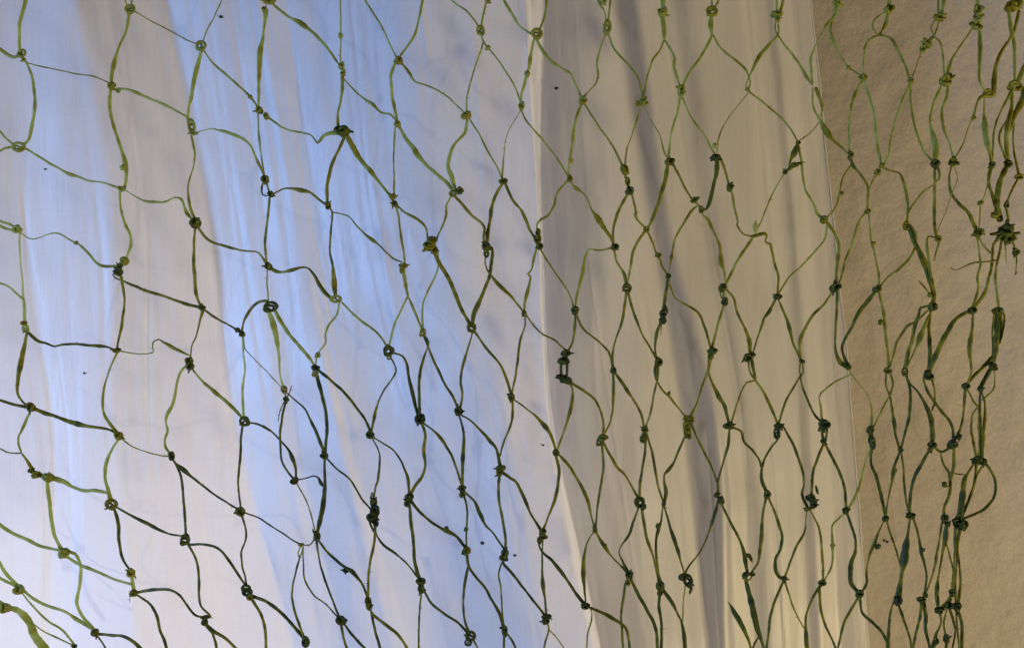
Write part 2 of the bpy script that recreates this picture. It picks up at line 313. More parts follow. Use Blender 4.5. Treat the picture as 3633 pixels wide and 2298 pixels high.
# ---------------------------------------------------------------- the net
TX = dict(a=0, b=900, c=1800, d=2633); TY = {'1': 0, '2': 750, '3': 1498}
SC = 1/1.904
STR = """a1 .35 22 190,-60 160,60,28 135,160 130,250 135,340,18 145,365
a1 .35 20 -60,290 0,335 60,375,24 100,388 130,370
a1 .4 20 155,390 190,450,14 215,520 230,600 235,700,22 225,800,24 210,880,24 195,940 160,980
a1 .5 9 175,425 330,460 500,498 620,515 700,545 745,570
a1 .35 14 -60,840 0,890 40,935 100,985
a1 .35 14 -60,1040 0,1020 40,1000 100,990
a1 .35 16 160,1000 260,1055 340,1105 420,1150 480,1180,26 530,1195 600,1222,13 700,1235,13 760,1255 815,1275
a1 .4 12 820,-60 860,45
a1 .4 14 895,-60 885,45
a1 .4 18 875,85 865,150,22 845,230,16 800,330,17 770,430,28 755,500,24 750,570
a1 .5 9 895,70 980,120 1060,165 1190,230 1270,275 1340,300
a1 .5 9 1368,290 1400,200 1440,130 1470,60 1500,0 1530,-70
a1 .35 20 1362,335 1340,420,28 1315,520,32 1295,640,26 1275,730 1268,800,16 1275,860,14
a1 .4 14 785,600 860,605,17 940,635,24 1020,670 1100,705,21 1180,745 1260,790 1295,815
a1 .45 14 1375,340 1440,430 1520,500,17 1600,570 1650,615 1690,655 1715,685 1745,740
a1 .4 30 1790,70 1795,110 1785,180,16 1775,260,20 1760,330,34 1755,400,38 1750,500,26 1750,600,22 1748,730,16
a1 .45 10 1742,760 1745,850 1752,950,15 1765,1050 1780,1150 1788,1205
a1 .4 18 1315,900,8 1380,880,8 1430,870,8 1500,885,20 1580,910,24 1650,945 1700,1000,15 1735,1080 1770,1150 1790,1200
a1 .7 11 1785,1215 1768,1270,14 1775,1315 1810,1325
a1 .6 14 1798,1220 1812,1270 1825,1310
a1 .6 17 1822,1330 1812,1450 a2 1812,20 1800,100 1790,200 1795,300 1802,350
a1 .4 22 748,600 740,700,25 750,780 775,880 810,980 835,1060,25 848,1120,34 855,1180 840,1270
a1 .5 12 1290,905 1305,980,17 1315,1050,14 1300,1150,9 1275,1230,13 1270,1300,12 1280,1380,20 1300,1440,22 1320,1490
a1 .4 9 840,1280 920,1330 980,1360,17 1060,1365,19 1120,1362,13 1180,1335,10 1225,1345,18 1245,1400,17 1260,1440,26 1305,1490
a1 .45,.3 17 808,1285 812,1380,14 825,1450 850,1523,20 a2 850,100,20 880,160,18 885,220,22 870,270 850,320
a1 .45 14 1800,785 1870,835 b1 180,855,13 240,880,13 340,900,11 390,915,10 430,965,14 470,920,24 520,900,28 590,900,28
b1 .4 18 120,20 200,90 260,130 305,150,34 380,205,23 450,270,21 510,340 550,400 585,450,15
b1 .45 10 588,-60 588,100 588,240,13 590,280 585,360 588,430
b1 .45 22 600,500 598,600 590,680,17 570,760,17 570,880,22
b1 .45 12 605,530 660,590 710,640 770,685,19 800,700,24 840,745,15 880,768 920,775,15 965,820
b1 .45 12 740,-20 780,50,14 840,140 890,230 920,300 965,395
b1 .45 15 1145,-40 1130,60,20 1110,160 1085,240,17 1040,310 985,385
b1 .4 17 960,420 930,500,22 930,580,21 935,660,24 950,730,20 968,820,22
b1 .5 10 990,415 1040,480,20 1060,510,22 1090,550,13 1200,590,12 1290,640,12 1360,700 1425,765
b1 .45 14 1570,20 1550,100 1535,200
b1 .45 12 1300,-30 1370,30 1440,80 1500,150 1530,200
b1 .45 11 1535,210,14 1550,280,14 1580,320 1660,420 1720,510 1770,600 1808,710
b1 .45 11 1550,280,14 1530,360,13 1490,470 1460,570 1440,660 1435,770
b1 .4 18 1690,-50 1690,0 1740,90,21 1800,180,15 1885,235
c1 .35 22 185,250,12 165,340,20 155,400,27 150,450,24 135,498 125,530 110,590 95,640,15 90,710
c1 .45 12 92,740 130,820 180,880 240,950,13 310,1040 360,1110,15 410,1195
b1 .5 6 1808,740 1730,870 1700,960 1690,1050,8 1682,1150,15 1682,1220
b1 .45 12 1455,800 1520,900 1560,980,13 1610,1070 1650,1140 1680,1215
b1 .4 22 1445,800 1435,860 1425,900 1370,960,15 1340,1010,24 1320,1080,28 1315,1140,30 1340,1200,34 1360,1290,28
b1 .4 27 980,850,20 1030,940 1080,1000,33 1110,1050,36 1160,1110,25 1240,1180,25 1300,1230,25 1345,1290,20
b1 .5 11 960,840 950,960,13 945,1080 948,1200 948,1330,18
b1 .4 24 625,910,30 680,1010,38 730,1090,28 790,1155,34 830,1210,23 880,1270,19 945,1360,15
b1 .65 22 615,920 570,1020,19 530,1110,23 505,1200,25 495,1290,23 502,1390,16
b1 .6 15 130,1315,10 200,1275,12 260,1275,15 310,1285,32 380,1300,17 430,1340,17 500,1390
b1 .65 13 510,1400 528,1430 b2 530,20 525,100 515,200,15 515,280 530,350,17 540,420,28 545,480,42 550,540,25 555,585,17
b1 .6 9 525,1430 600,1445 b2 650,40 700,100,11 750,150,13 800,190,27 850,230,13 900,280,11 950,320,13 1010,345
b1 .5 14 955,1380 980,1460 b2 985,90 1000,200,17 1015,290 1018,360
b1 .6 17 960,1380 b2 1020,5,16 1090,45,21 1145,85,18 1168,130,12 1175,210,12
b1 .55 14 1345,1310 1300,1390 b2 1300,20,15 1280,90 1250,150,12 1220,230
b1 .55 18 1355,1320 b2 1440,-10,21 1490,40 1540,80 1560,120 1555,180 1568,230
b1 .65 21 1685,1235 1630,1330 1605,1420,25 b2 1605,10,26 1590,90,21 1580,160,25 1575,230
b1 .6 18 1695,1235 1750,1350 1800,1410,16 c2 100,0,20 130,70,23 155,130 200,200
c1 .45 16 268,-60 265,30,17 250,120 215,215
c1 .35 16 190,250 230,330,22 290,410,21 370,465,19 430,500,15 455,560,13 500,665
c1 .45 13 600,-30 625,30,15 655,80 670,150
c1 .45 14 705,-50 690,50 680,150
c1 .45 13 675,210 630,320 610,390,18 605,450,17 615,510 595,570,11 550,620,8 520,665,6
c1 .5 14 678,220 720,330,15 790,410 850,480,17 890,550 915,665
c1 .3 34 1055,-60 1048,80
c1 .4 30 1045,110 1055,190,32 1062,275,15
c1 .5 13 1060,270 1030,340 985,400 955,480,12 935,560 917,665
c1 .45 16 1062,270 1110,350,14 1130,400,18 1125,450,24 1145,520,23 1170,610
c1 .4 28 1378,90 1375,180,32 1387,245,15
c1 .4 14 1440,-50 1420,20 1385,70
c1 .4 12 1378,-50 1383,60
c1 .4 18 1385,235 1340,330,20 1290,410 1230,490 1178,600
c1 .45 13 1388,235 1430,310 1490,370 1570,430,15 1610,470 1635,530 1640,570 1625,615
c1 .45 24 1830,160,10 1828,235,16 1770,300 1710,370,27 1670,440,23 1640,510,13 1612,570,10 1618,610
c1 .45 10 1812,140 1810,200 1830,240
c1 .4 16 1815,-50 1822,90
c1 .4 20 1870,-50 1860,20 1835,100
c1 .5 13 1830,235 1870,300 d1 340,370,17 390,440,19 430,510,22 475,580
c1 .5 12 1625,615 1700,670 1760,720 1830,780 1880,830 d1 340,890 375,960
c1 .5 6 1630,625 1560,710 1500,790 1450,870,8 1425,950,9 1412,1045
c1 .45 12 1178,650 1230,770 1290,860,13 1340,930 1405,1050
c1 .4 15 1172,640 1150,760,17 1120,850 1100,950 1090,1080,22
c1 .5 6 918,700 980,830 1030,910,8 1055,1010,11 1088,1080
c1 .5 10 885,695 895,740 870,820,12 835,930 805,1020 795,1130,14
c1 .5 12 515,690 570,780 620,860,13 680,940,13 730,1020,15 785,1140,18
c1 .4 18 510,690 480,760 455,830 445,920,26 440,980,22 425,1060 412,1130,15 410,1200
c1 .55 14 415,1215 360,1270 330,1320 320,1380,17 280,1450,13 220,1490,19 c2 200,100,13 210,170,18
c1 .5 12 425,1215 440,1250 465,1275,30 500,1295 540,1340,11 570,1420,12 600,1460,32 c2 620,60,42 660,120,25 700,180,23 722,235
c1 .6 20 825,1290 780,1370,21 740,1450,23 c2 740,30,24 715,120,15 715,220,19
c1 .6 15 835,1290 855,1370,15 870,1440,23 c2 865,20,24 880,60,15 938,115
c1 .5 14 790,1160 810,1215 825,1270
c1 .6 27 1088,1090 1070,1200,28 1050,1270,28 1020,1370,25 970,1500,21 c2 945,115,12
c1 .55 15 1105,1085 1150,1170,17 1190,1250 1240,1335 1290,1385 1310,1415 1320,1450,11 1360,1490,24 c2 1400,150,18 1430,220,18 1440,290,26 1445,350,32 1465,400,16 1475,490,12
c1 .6 16 1290,1385,10 1240,1430,19 1190,1510 c2 1140,170,15 1120,240,13 1110,310,15 1100,370,10 1088,430,8
c1 .7 28 1415,1070 1415,1150,32 1395,1240,23 1370,1350,28 1345,1410,18 1315,1418,7
c1 .5 17 1440,1065 1475,1160 1490,1220 1503,1262 1515,1300,14 1535,1400 1555,1500,12 c2 1550,90,13 1590,150,10 1665,170,12
c1 .5 10 1880,1160 1820,1260 1770,1360,11 1710,1510,9 c2 1700,100,8 1680,150
d1 .6 14 372,970 350,1040,42 330,1080,18 315,1130,9
d1 .7 26 288,1163,12 320,1140 350,1115,30 400,1100,16 425,1095,5
d1 .5 16 380,975 400,1100,20 410,1200 430,1290,13 480,1370 505,1440,22 545,1480,14
d1 .4 18 640,30,34 622,110,24 570,170,20 550,210,12 520,260,7 490,320,13 465,390,17 465,470,20 478,575,15
d1 .45 13 615,110 598,200,17 610,270,26 640,340,13 690,420,10 718,458 760,485,10 815,520
d1 .5 12 960,85 900,130 880,170 900,220 930,235
d1 .5 13 985,80 970,160,28 950,200,17 922,238
d1 .45 16 990,-50 985,50
d1 .45 10 1018,-50 995,50
d1 .45 14 930,235 860,270 830,330,18 822,400 815,520
d1 .5 16 915,235 1000,260,17 1040,320,20 1080,400,17 1110,470 1133,545
d1 .4 22 820,530,14 860,660,19 890,770,19 905,900,24 920,1020,21 940,1110,22
d1 .45 15 815,540,12 760,640,22 735,740 722,850 722,940 728,1050
d1 .45 14 478,590 475,680,12 490,750 525,810,20 570,890,46 620,950,18 725,1045,12
d1 .45 20 495,590 530,680,24 540,750,12 525,800,14
d1 .5 8 518,825 460,900 378,955
d1 .45 14 1133,560 1070,710,17 1030,830,15 1000,960,13 985,1060 960,1105 940,1120
d1 .5 15 1135,560 1140,700 1160,830,17 1200,960,17 1240,1040 1305,1105
d1 .45 14 1325,-50 1325,110
d1 .45 26 1372,-50 1345,110
d1 .5 10 1310,130 1275,190 1300,250 1340,290,13 1355,380,13 1365,530,15
d1 .5 13 1335,140 1300,230 1260,290,40 1220,330,34 1205,365,14
d1 .5 8 1205,365 1180,440 1137,545
d1 .4 28 1590,-50 1590,60
d1 .5 14 1565,180 1490,290,12 1430,380,17 1400,450,24 1375,530
d1 .45 25 1600,190 1610,320,30 1605,420 1605,540,17 1640,610,14 1695,630,18
d1 .5 24 1800,280 1750,350,21 1720,430,26 1705,500,36 1700,580,32 1695,645,24 1625,650,22 1590,690,17 1570,760,15 1560,795
d1 .5 9 1555,800 1510,920 1480,1000,11 1430,1085
d1 .45 20 1355,560 1305,670 1275,760 1270,830,15 1290,910,32 1305,990,46 1305,1090,26
d1 .5 20 1390,560,14 1380,660,22 1350,740 1360,860 1400,970,12 1428,1085
d1 .4 22 1635,650,8 1635,760,16 1640,850,40 1650,950,40 1675,1040,22 1685,1110
d1 .4 27 1800,60 1815,200,28 1835,260,25 1840,400,23 1840,570,17
d1 .45 23 1872,70 1840,200 1800,280
d1 .4 36 1960,380 1904,460 1870,540 1845,575
d1 .45 15 1830,600,22 1740,770 1700,900 1688,1110
d1 .4 28 1820,600 1820,720 1790,880,36 1785,980,32 1797,1100,28
d1 .4 36 1930,560 1880,700,40 1830,800,36 1800,900,24
d1 .4 15 1800,800 1750,880 1740,960 1797,1100,22
d1 .5 14 1835,820 1835,1000 1870,1190,20
d1 .6 27 1685,1115 1665,1230,22 1690,1320,22 1720,1400,34 1745,1500,46
d1 .5 34 1795,1110 1740,1230,36 1725,1340 1725,1460
d1 .5 10 1680,1130 1660,1240 1630,1340 1607,1370 1610,1400 1605,1470 d2 1600,130,12
d1 .5 15 1868,1200 1820,1290 1785,1385 1790,1430,18 1800,1523 d2 1790,130
d1 .6 20 1303,1110 1300,1300 1298,1500 d2 1298,80 1310,170
d1 .6 14 1320,1120 1335,1190,17 1300,1240,12 1230,1290,13 1170,1360,12 1125,1430 d2 1110,80
d1 .6 20 1420,1110,14 1405,1160,10 1400,1220,15 1410,1300 1460,1370 1530,1440,22 d2 1555,60,26 1588,140,22
d1 .5 7 1425,1110 1455,1205 1410,1330 1370,1440,6 d2 1325,120,6 1318,180,6
d1 .5 14 940,1125 1000,1155 1060,1170 1085,1220,20 1110,1310,20 1120,1430,18 d2 1112,90,22
d1 .5 12 935,1125 900,1190 870,1250 850,1300
d1 .6 18 732,1060 750,1120,20 800,1180,15 845,1250,18 848,1300 850,1420
d1 .55 14 740,1110 690,1180 670,1240 655,1320 630,1400 565,1478,12
d2 .55 15 845,0 800,50 775,110,20 750,200,18 700,320,15 680,400,17 655,495,10
d2 .55 14 852,5 862,100,10 870,200,15 890,260 910,360,15 925,440,17 920,520
c2 .55 16 205,220 175,330,19 165,390,12 140,425 155,440 150,480,15 130,560,24 115,630 115,680
c2 .5 12 215,240 300,380 370,480 420,560 452,660
c2 .5 14 720,240 640,262 560,255,10 540,270 520,330,18 510,400,26 490,480,24 470,560,19 456,665
c2 .55 14 722,240 735,330 765,380 790,430,28 806,510,22
c2 .55 16 940,120 890,190,20 850,270,20 838,350,19 825,410,13 810,500,12
c2 .6 14 942,120 980,210 1005,280 1035,330,15 1045,370 1086,435
c2 .6 14 1465,510 1462,600
c2 .6 10 1455,520 1437,560 1460,600
c2 .5 18 1665,165 1600,260 1550,340 1500,450 1470,500
c2 .6 16 1670,165 1740,150,25 1750,175,12 1742,205,12 1775,222,18 1785,260 1805,350 1830,440 1825,570,18
d2 .5 13 575,70 560,180 500,260 400,370,12 320,440 240,565,11
d2 .6 24 560,60 620,140,21 650,220 650,300 640,380 632,500,20
d2 .6 17 1170,240 1130,320 1060,390,15 1000,430,13 920,520
d2 .6 36 1112,90,22 1150,150,38 1165,210,28 1200,280,32 1230,350,42 1250,400,36 1275,480,36 1295,560,30 1288,640,32
d2 .6 13 1130,85 1170,140 1175,200
d2 .6 21 1312,180,12 1258,170,12 1248,220,18 1255,300,20 1265,380 1275,450
d2 .6 16 1325,185 1330,210 1310,270,13 1295,340,7
d2 .6 12 1185,460,6 1225,505,13 1270,560
d2 .55 17 1585,150 1600,270,13 1610,360 1590,440 1595,520 1555,655,20
d2 .6 13 1590,160 1640,240 1690,290
d2 .5 19 1760,170 1700,220 1690,330 1670,440 1630,560,24 1560,655,24
d2 .5 18 1755,180 1745,250 1720,360 1710,470 1725,580 1735,660
d2 .6 13 1790,170 1830,210 1845,280 1855,320,9 1845,430,6
d2 .6 8 1770,190 1780,260 1785,350,5
d2 .6 12 1730,330 1640,340 1560,350 1500,375,9 1440,395,7 1405,375,5
d2 .65 28 1550,665,20 1450,720 1390,810,34 1340,900,36 1300,990,34 1262,1100,24
d2 .6 18 1560,670,14 1555,780 1545,860,30 1535,940,30 1545,1020 1545,1100,14 1510,1175,14
d2 .65 20 1278,650,16 1262,760,22 1265,870,24 1268,980,26 1258,1095
d2 .6 16 1275,635 1210,650 1190,700,22 1165,780,24 1145,880,26 1120,960,28 1100,1070,30
d2 .6 14 1275,650 1180,740,15 1115,775,18 1070,840,15 1040,900,20 1020,980 990,1060
d2 .55 14 1262,700 1210,830,36 1185,890,28 1160,950,12 1105,1060
d2 .6 18 920,530 945,640 960,720,24 970,850 985,950 988,1065
d2 .75 28 910,530,22 830,630,34 780,700,26 740,780,21 700,850,19 675,920,19 690,980,20 715,1045
d2 .65 18 640,520 640,650 630,780 628,900 640,970,22 665,1020,34 710,1055,20
d2 .6 20 620,530 550,630,15 480,700 420,800,22 390,880,26 390,950 398,1010
d2 .7 19 240,580,14 290,700 320,790,24 345,890,15 398,1005,15
d2 .65 14 232,580 180,680,24 150,720,13 140,750,20 115,820,13 85,920,12 55,975
c2 .6 16 1470,515,12 1530,590 1550,680 1600,780 1635,880,28 1640,970,20
d2 .7 13 40,990 50,1080 90,1140
d2 .7 20 60,985 75,1060,24 90,1140,14
d2 .6 13 90,1140 30,1155 c2 1610,1165 1570,1240 1540,1330 1510,1440
d2 .6 18 88,1135,14 140,1210 180,1290,22 215,1370 245,1445,15
c2 .65 17 1086,460,14 1130,575,13 1200,625,13 1290,685 1330,770 1355,850 1378,940
c2 .6 18 1465,615,14 1435,720 1410,810 1380,940
c2 .6 22 1385,950 1360,1060 1320,1170,17 1285,1280,15 1228,1400
c2 .65 22 1365,955,16 1360,1080,14 1385,1160,18 1430,1250,32 1470,1320,25 1498,1445,18
c2 .6 28 1225,1405,18 1205,1500,34 c3 1205,85,14
c2 .75 23 1088,440 1070,560 1048,700
c2 .7 8 1045,730 1038,840,4
c2 .7 18 1042,730,12 1010,820,23 1000,880 1000,940,11 1010,1000
c2 .65 19 805,525 790,660,20 770,760,19 735,860,13 712,950,15 712,1060
c2 .7 18 812,525 840,640 870,730 910,830,14 960,910,15 1015,1000,22
c2 .65 18 458,680 455,800,20 440,880,15 410,950
c2 .65 13 460,680 510,790,15 570,840 640,900 690,960,15 712,1060
b2 .6 18 1568,290,12 1568,360,11 1600,430,14 1660,500,28 1710,545,21 1760,600 1825,680,14
c2 .65 12 120,690 180,770 240,830 320,870 405,945
c2 .65 16 120,690,10 120,770,12 90,860 75,960,18 60,1080 28,1240,13
c2 .85 18 375,1010 362,1050 365,1120
c2 .85 18 400,1010 405,1060 400,1120
c2 .6 20 400,1140 440,1200,15 430,1320,26 400,1430,17 c3 375,80,13 330,195
c2 .65 18 400,1140 500,1200 590,1270 630,1350,15 650,1440 c3 645,95
c2 .7 17 32,1250 35,1360,18 20,1450 b3 1690,130,15 1672,190,12 1665,230
c2 .65 14 38,1265,10 120,1325,11 190,1380,17 245,1440,32 290,1500,25 c3 325,180,15
c2 .7 18 716,1080,14 715,1190,22 715,1250,24 710,1340,15 690,1430,13 c3 645,90,14
c2 .7 18 720,1080,14 790,1180,24 850,1270 900,1360 928,1465,14
c2 .75 20 1012,1020,24 1000,1080,26 1010,1150,13
c2 .75 12 1020,1020 1015,1150
c2 .65 14 1012,1145 990,1230 970,1340,15 935,1465,13
c2 .65 13 1014,1150 1050,1210 1090,1245,17 1140,1310 1215,1395,11
a2 .6 18 1330,95 1390,175,19 1450,215 1540,240 1620,262,14 1700,270,12 1750,280,12 1798,350
b2 .65 20 95,370 150,405,26 200,410,17 260,395,24 320,380,15 370,385,13 410,430,19 440,490,25 475,540,28 535,600,18
b2 .6 10 92,380 90,480 95,540 100,620
a2 .6 19 1810,605 1750,610 1700,650 1660,710,20 1640,770,13 1635,815
b2 .2 24 95,660 130,750,38 150,840,36 165,930,22 175,1020,15 180,1110,12 205,1195
b2 .35 23 140,665,20 200,770,28 250,840 310,910 370,980 415,1050,15
b2 .4 14 580,600 565,690 510,760 485,830 485,890,12 432,965,12 420,1045
b2 .4 14 590,610 660,680 730,740,17 800,790 860,850 908,930
b2 .35 25 1010,380 1025,480 1042,575,17
b2 .35 15 1042,570 990,680 950,770 908,930
b2 .4 14 1042,570 1075,650,18 1110,730 1142,815
b2 .6 28 1215,260,20 1250,340 1310,440,28 1350,530,28 1390,630,26 1430,710,22 1470,780
b2 .4 13 1240,240,9 1248,360,9 1220,450 1170,550 1145,620 1140,700 1145,815
b2 .65 22 1580,240 1612,260 1605,350 1590,450 1550,550,24 1510,640,34 1485,700,32 1473,780,20
b2 .7 17 1480,800,10 1450,920,15 1415,1030,20 1400,1150 1410,1240 1390,1340
b2 .7 18 1480,795 1560,910 1630,990,16 1690,1080 1740,1235
b2 .75 20 1148,825,12 1178,880,14 1170,930,10 1140,1020 1120,1130 1120,1250 1123,1400,24
b2 .7 17 1143,830,10 1170,890,12 1200,970 1250,1080 1300,1180 1350,1260 1385,1345
b2 .75 11 912,960 960,1060 940,1120 880,1210 840,1290,13 820,1370,22 795,1485,13
b2 .75 19 925,950,14 1000,975,14 1035,1030 1045,1110 1070,1220,26 1090,1300,22 1115,1395
b2 .75 19 425,1060 520,1140,20 620,1230 690,1320 750,1400,16 790,1485
b2 .8 22 418,1080 445,1180,26 470,1280 490,1380 495,1480 b3 490,120 482,215
a2 .5 7 1645,835 1655,925 1720,1000,6 1800,1080 b2 195,1195,7
a2 .25 16 1640,830 1645,900,18 1645,970,12 1655,1070,13 1640,1170,18 1640,1290,18 1650,1410,18
b2 .7 8 215,1260 235,1240 258,1175,4
b2 .7 7 215,1270 180,1340 165,1420,4
b2 .75 18 220,1270 195,1370,17 183,1450 b3 178,100,17 185,230,14 215,310,14 275,385,16
b2 .75 14 210,1215,9 245,1240,9 300,1290,11 350,1340,13 390,1420,18 b3 430,80,24 480,210,18
b2 .5 12 205,1205 218,1260
a2 .8 13 1655,1420 1750,1440 1830,1480,14 b3 60,20 110,50,12 170,110,12 230,180,16 260,240,28 285,310,17 285,385
a2 .8 15 1645,1425 1630,1500 a3 1625,220,17 1610,380 1612,470,13 1628,590,13
b3 .8 10 280,390 360,375 400,360 435,370 450,400,23 468,430,18
b3 .6 9 285,400 350,520 385,610 420,755
b3 .8 26 478,225,16 480,340,18 480,440,26 470,550,32 450,650,32 425,760,22
b3 .8 9 420,770 400,805 375,828 325,825
a3 .8 10 1630,600 1740,640 1820,690,11 b3 190,745 250,785 322,825
b3 .7 15 315,890 285,1010,12 262,1110,13 262,1200 285,1300,18 350,1470,18
b3 .7 11 335,835,7 335,950 345,1060,13 400,1160 480,1220,10 580,1325,10
b3 .4 9 322,825 298,880 305,908 325,880 332,835
b3 .8 15 422,780 445,930,13 470,1030 500,1110 535,1200,13 585,1325
b3 .75 18 428,780,12 500,880 560,930 630,985,24 660,1000,32 700,1045,20 740,1100,17 775,1205
b3 .8 13 482,230 560,310 650,385 700,460 740,530,12 800,590
b3 .75 13 790,90,10 845,190,10 850,280,14 840,380,18 820,450,13 808,560
b3 .75 13 795,95,10 890,150,12 950,195 1000,270 1040,370,22 1052,500,18
b2 .65 22 1123,1405 b3 1160,80,19 1150,180,28 1160,280,17 1140,360 1090,430 1050,505
b2 .75 16 1125,1410,12 b3 1220,60,14 1265,105,26 1300,160,19 1350,250,17 1410,440,14
b3 .75 23 1048,520,18 1065,680,24 1080,820,21 1090,950,24 1130,1080,26
b3 .8 20 1055,520 1120,600,19 1200,670,17 1270,715,22 1310,735,34 1370,770,21 1435,850
b2 .75 16 1385,1360,12 b3 1418,80,17 1415,200,28 1412,300,23 1412,450,19
b2 .75 14 1385,1365,10 1470,1415,13 b3 1550,70,19 1590,120,26 1640,180,19 1665,300,24
b3 .8 14 1415,470 1442,590 1440,680,16 1435,760,12 1438,850
b3 .8 15 1415,460,12 1490,530,17 1525,610,30 1565,690,17 1620,750,13 1697,860
b3 .7 19 1660,330 1655,500 1680,650 1700,780 1698,860
b3 .75 20 1670,330 1740,380 c3 60,400,18 100,480,25 130,550,22 160,620,15 235,740
b3 .8 19 1435,870 1450,960 1500,1040,17 1560,1110 1610,1200,17 1660,1290,24 1692,1395,24
b3 .8 16 1445,870,8 1450,950,13 1435,1040,20 1420,1140 1415,1250 1430,1350 1462,1440,22
b3 .8 16 1135,1100,14 1200,1220 1290,1290,17 1380,1350 1465,1440,20
b3 .7 12 1480,1460 1530,1560
b3 .8 15 815,680,12 830,760,11 870,820,17 930,865,17 990,910,13 1050,970,13 1130,1070
b3 .75 18 800,620,16 785,670 815,740,15
b3 .7 19 820,660 815,800 790,930 775,1040,17 772,1200,17
b3 .75 18 785,1240 820,1400 865,1560
b3 .6 19 785,1240,14 810,1300 900,1370,21 980,1440 1060,1560
b3 .8 19 590,1335 605,1440 645,1570
b3 .8 17 595,1335,12 680,1450,19 790,1560
b3 .75 13 1135,1120 1122,1260 1115,1400 1115,1570
b3 .6 14 350,1480 350,1570
b3 .75 15 1692,1410 1690,1570
b3 .75 15 1695,1405 1750,1480 1785,1570
c3 .75 15 240,780,10 235,900,13 235,1020 240,1100,28 255,1200 265,1315,19
b3 .75 12 1695,900,10 1655,1010 1670,1110 1678,1250 1690,1390
b3 .8 18 1690,900 1685,950 1750,1020,20 1810,1100,16 c3 190,1220,17 260,1315
c3 .7 21 328,215,19 348,310 345,400 320,520,24 275,640,15 237,735
c3 .65 22 335,205,10 400,270 460,360,19 510,450,24 545,530,24 565,620,14 592,725,14
c3 .75 17 635,120 650,270 640,380 615,530 600,650,13 594,725
c3 .7 17 640,115,13 700,230,20 740,300,20 800,360,15 840,430,15 890,530
c3 .75 20 930,45 910,110,30
c3 .75 20 930,60 930,200,18 910,320,18 895,430 890,530,22
c3 .7 17 932,50,12 975,190 1000,320 1020,430,14 1055,545
c3 .75 17 895,550,12 850,670 820,760,20 770,830,11 755,870,10 770,920,13 820,1020,24
c3 .65 22 905,550 925,700,20 950,810,20 985,900,17 1010,1000,22 1033,1100,32
c3 .75 17 1205,85,12 1160,180 1130,260,14 1090,320,24 1060,350,13 1060,400 1072,470,26 1057,548,22
c3 .7 16 1230,-20,20 1280,100 1340,220 1390,320,13 1422,415,13
c3 .75 17 1052,555,12 1040,660,15 1020,720,26 1005,800,15 1005,890 1015,970 1033,1095,22
c3 .8 16 1058,555,13 1090,670 1120,770,26 1150,860,23 1175,950,13 1205,1050
c3 .8 21 1033,1110 1025,1240 1040,1350 1040,1570
c3 .75 24 1040,1115 1110,1210,26 1150,1290,16 1180,1360,18 1195,1450,28 1205,1570,26
c3 .6 11 1205,1080 1190,1210,8 1183,1350,13
c3 .75 13 1205,1040 1205,1010 1240,950,12 1310,860,12 1360,740,15 1400,620,24 1430,510,16
c3 .7 24 1420,405,15 1425,500
c3 .7 17 1500,40,13 1490,150,22 1460,260,15 1420,410,13
c3 .75 18 1435,520 1490,640 1550,750 1585,830 1600,890,28 1615,980,26 1625,1025
c3 .75 26 1603,900 1635,900,30 1655,945,10
c3 .75 17 1515,30,14 1580,60,18 1600,130 1660,190,15 1700,250,15 1719,310
c3 .75 16 1822,40,12 1828,110,12 1780,170 1740,240 1719,310
c3 .75 24 1719,300,16 1718,380,22 1755,485,26
c3 .75 20 1755,485 1725,620,18 1718,760,28 1705,870,24 1690,950,15 1640,1025,14
c3 .75 20 1758,490,14 1800,590,17 1835,690,22 1855,770 1840,860 1812,920 1815,1000,28 1840,1045,22 1868,1052
c3 .75 34 1605,1025,22 1630,1140,32 1655,1240,42 1675,1330,42 1690,1400,38 1715,1470,22 1745,1560,18
c3 .75 12 1655,1020 1640,1060 1610,1065
c3 .75 26 1490,1205,5 1540,1290,36 1590,1380,32 1630,1470,20 1655,1560,16
c3 .75 16 1700,1440,10 1670,1490 1655,1550
c3 .75 19 1870,1060,15 1810,1200 1775,1310 1765,1420 1745,1560
c3 .7 16 594,735,12 655,830,26 700,900,13 760,960,13 820,1020,28
c3 .7 15 590,730,10 535,820,13 515,950,26 515,1050,28 520,1120,18 530,1220,12
c3 .8 20 235,760,10 212,810,12 235,870,15 300,930 350,990,26 410,1070 460,1150 525,1230,26
c3 .7 13 262,1330 280,1400 255,1480 238,1570
c3 .5 9 278,1395 340,1460 405,1560
c3 .6 11 545,1240 572,1275,8 565,1350 540,1440 535,1570
c3 .7 20 540,1240,14 620,1275 700,1315,25 770,1360 810,1410,21 830,1570,17
c3 .7 17 820,1040 800,1080 785,1180,19 770,1300 775,1420 785,1570
c3 .75 23 825,1035 880,1150 940,1260 990,1350 1010,1440 1015,1570
d2 .7 11 392,1015 388,1080 395,1112
d2 .7 11 408,1015 412,1080 393,1115
d2 .7 15 395,1108,11 340,1200 290,1290 245,1440,13
d2 .75 16 393,1105,11 410,1190 450,1290 490,1370 540,1425
d2 .5 12 720,1060 732,1100 640,1145,13 560,1200 520,1250,10 530,1320,13 540,1410,20
d2 .5 8 728,1085,10 800,1180,7 850,1240 875,1330,10 872,1420,18 865,1475,22
d2 .65 14 975,1080,12 970,1170 998,1250
d2 .65 14 1000,1080 1018,1170 993,1250
d2 .6 13 995,1245 950,1330 910,1410 870,1480
d2 .75 22 997,1245,12 1015,1350,20 1030,1440,26 d3 1035,80,18 1070,190
d2 .75 19 1100,1090 1130,1180 1138,1260 1130,1380,22 1105,1480 d3 1070,190,13
d2 .75 22 1110,1110,10 1135,1160,12 1190,1220,15 1235,1300,24 1270,1380,32 1285,1480,38 d3 1285,140,26
d2 .75 19 1235,1110 1225,1140,15 1250,1210 1290,1270 1340,1340 1400,1410 1425,1480 d3 1425,140
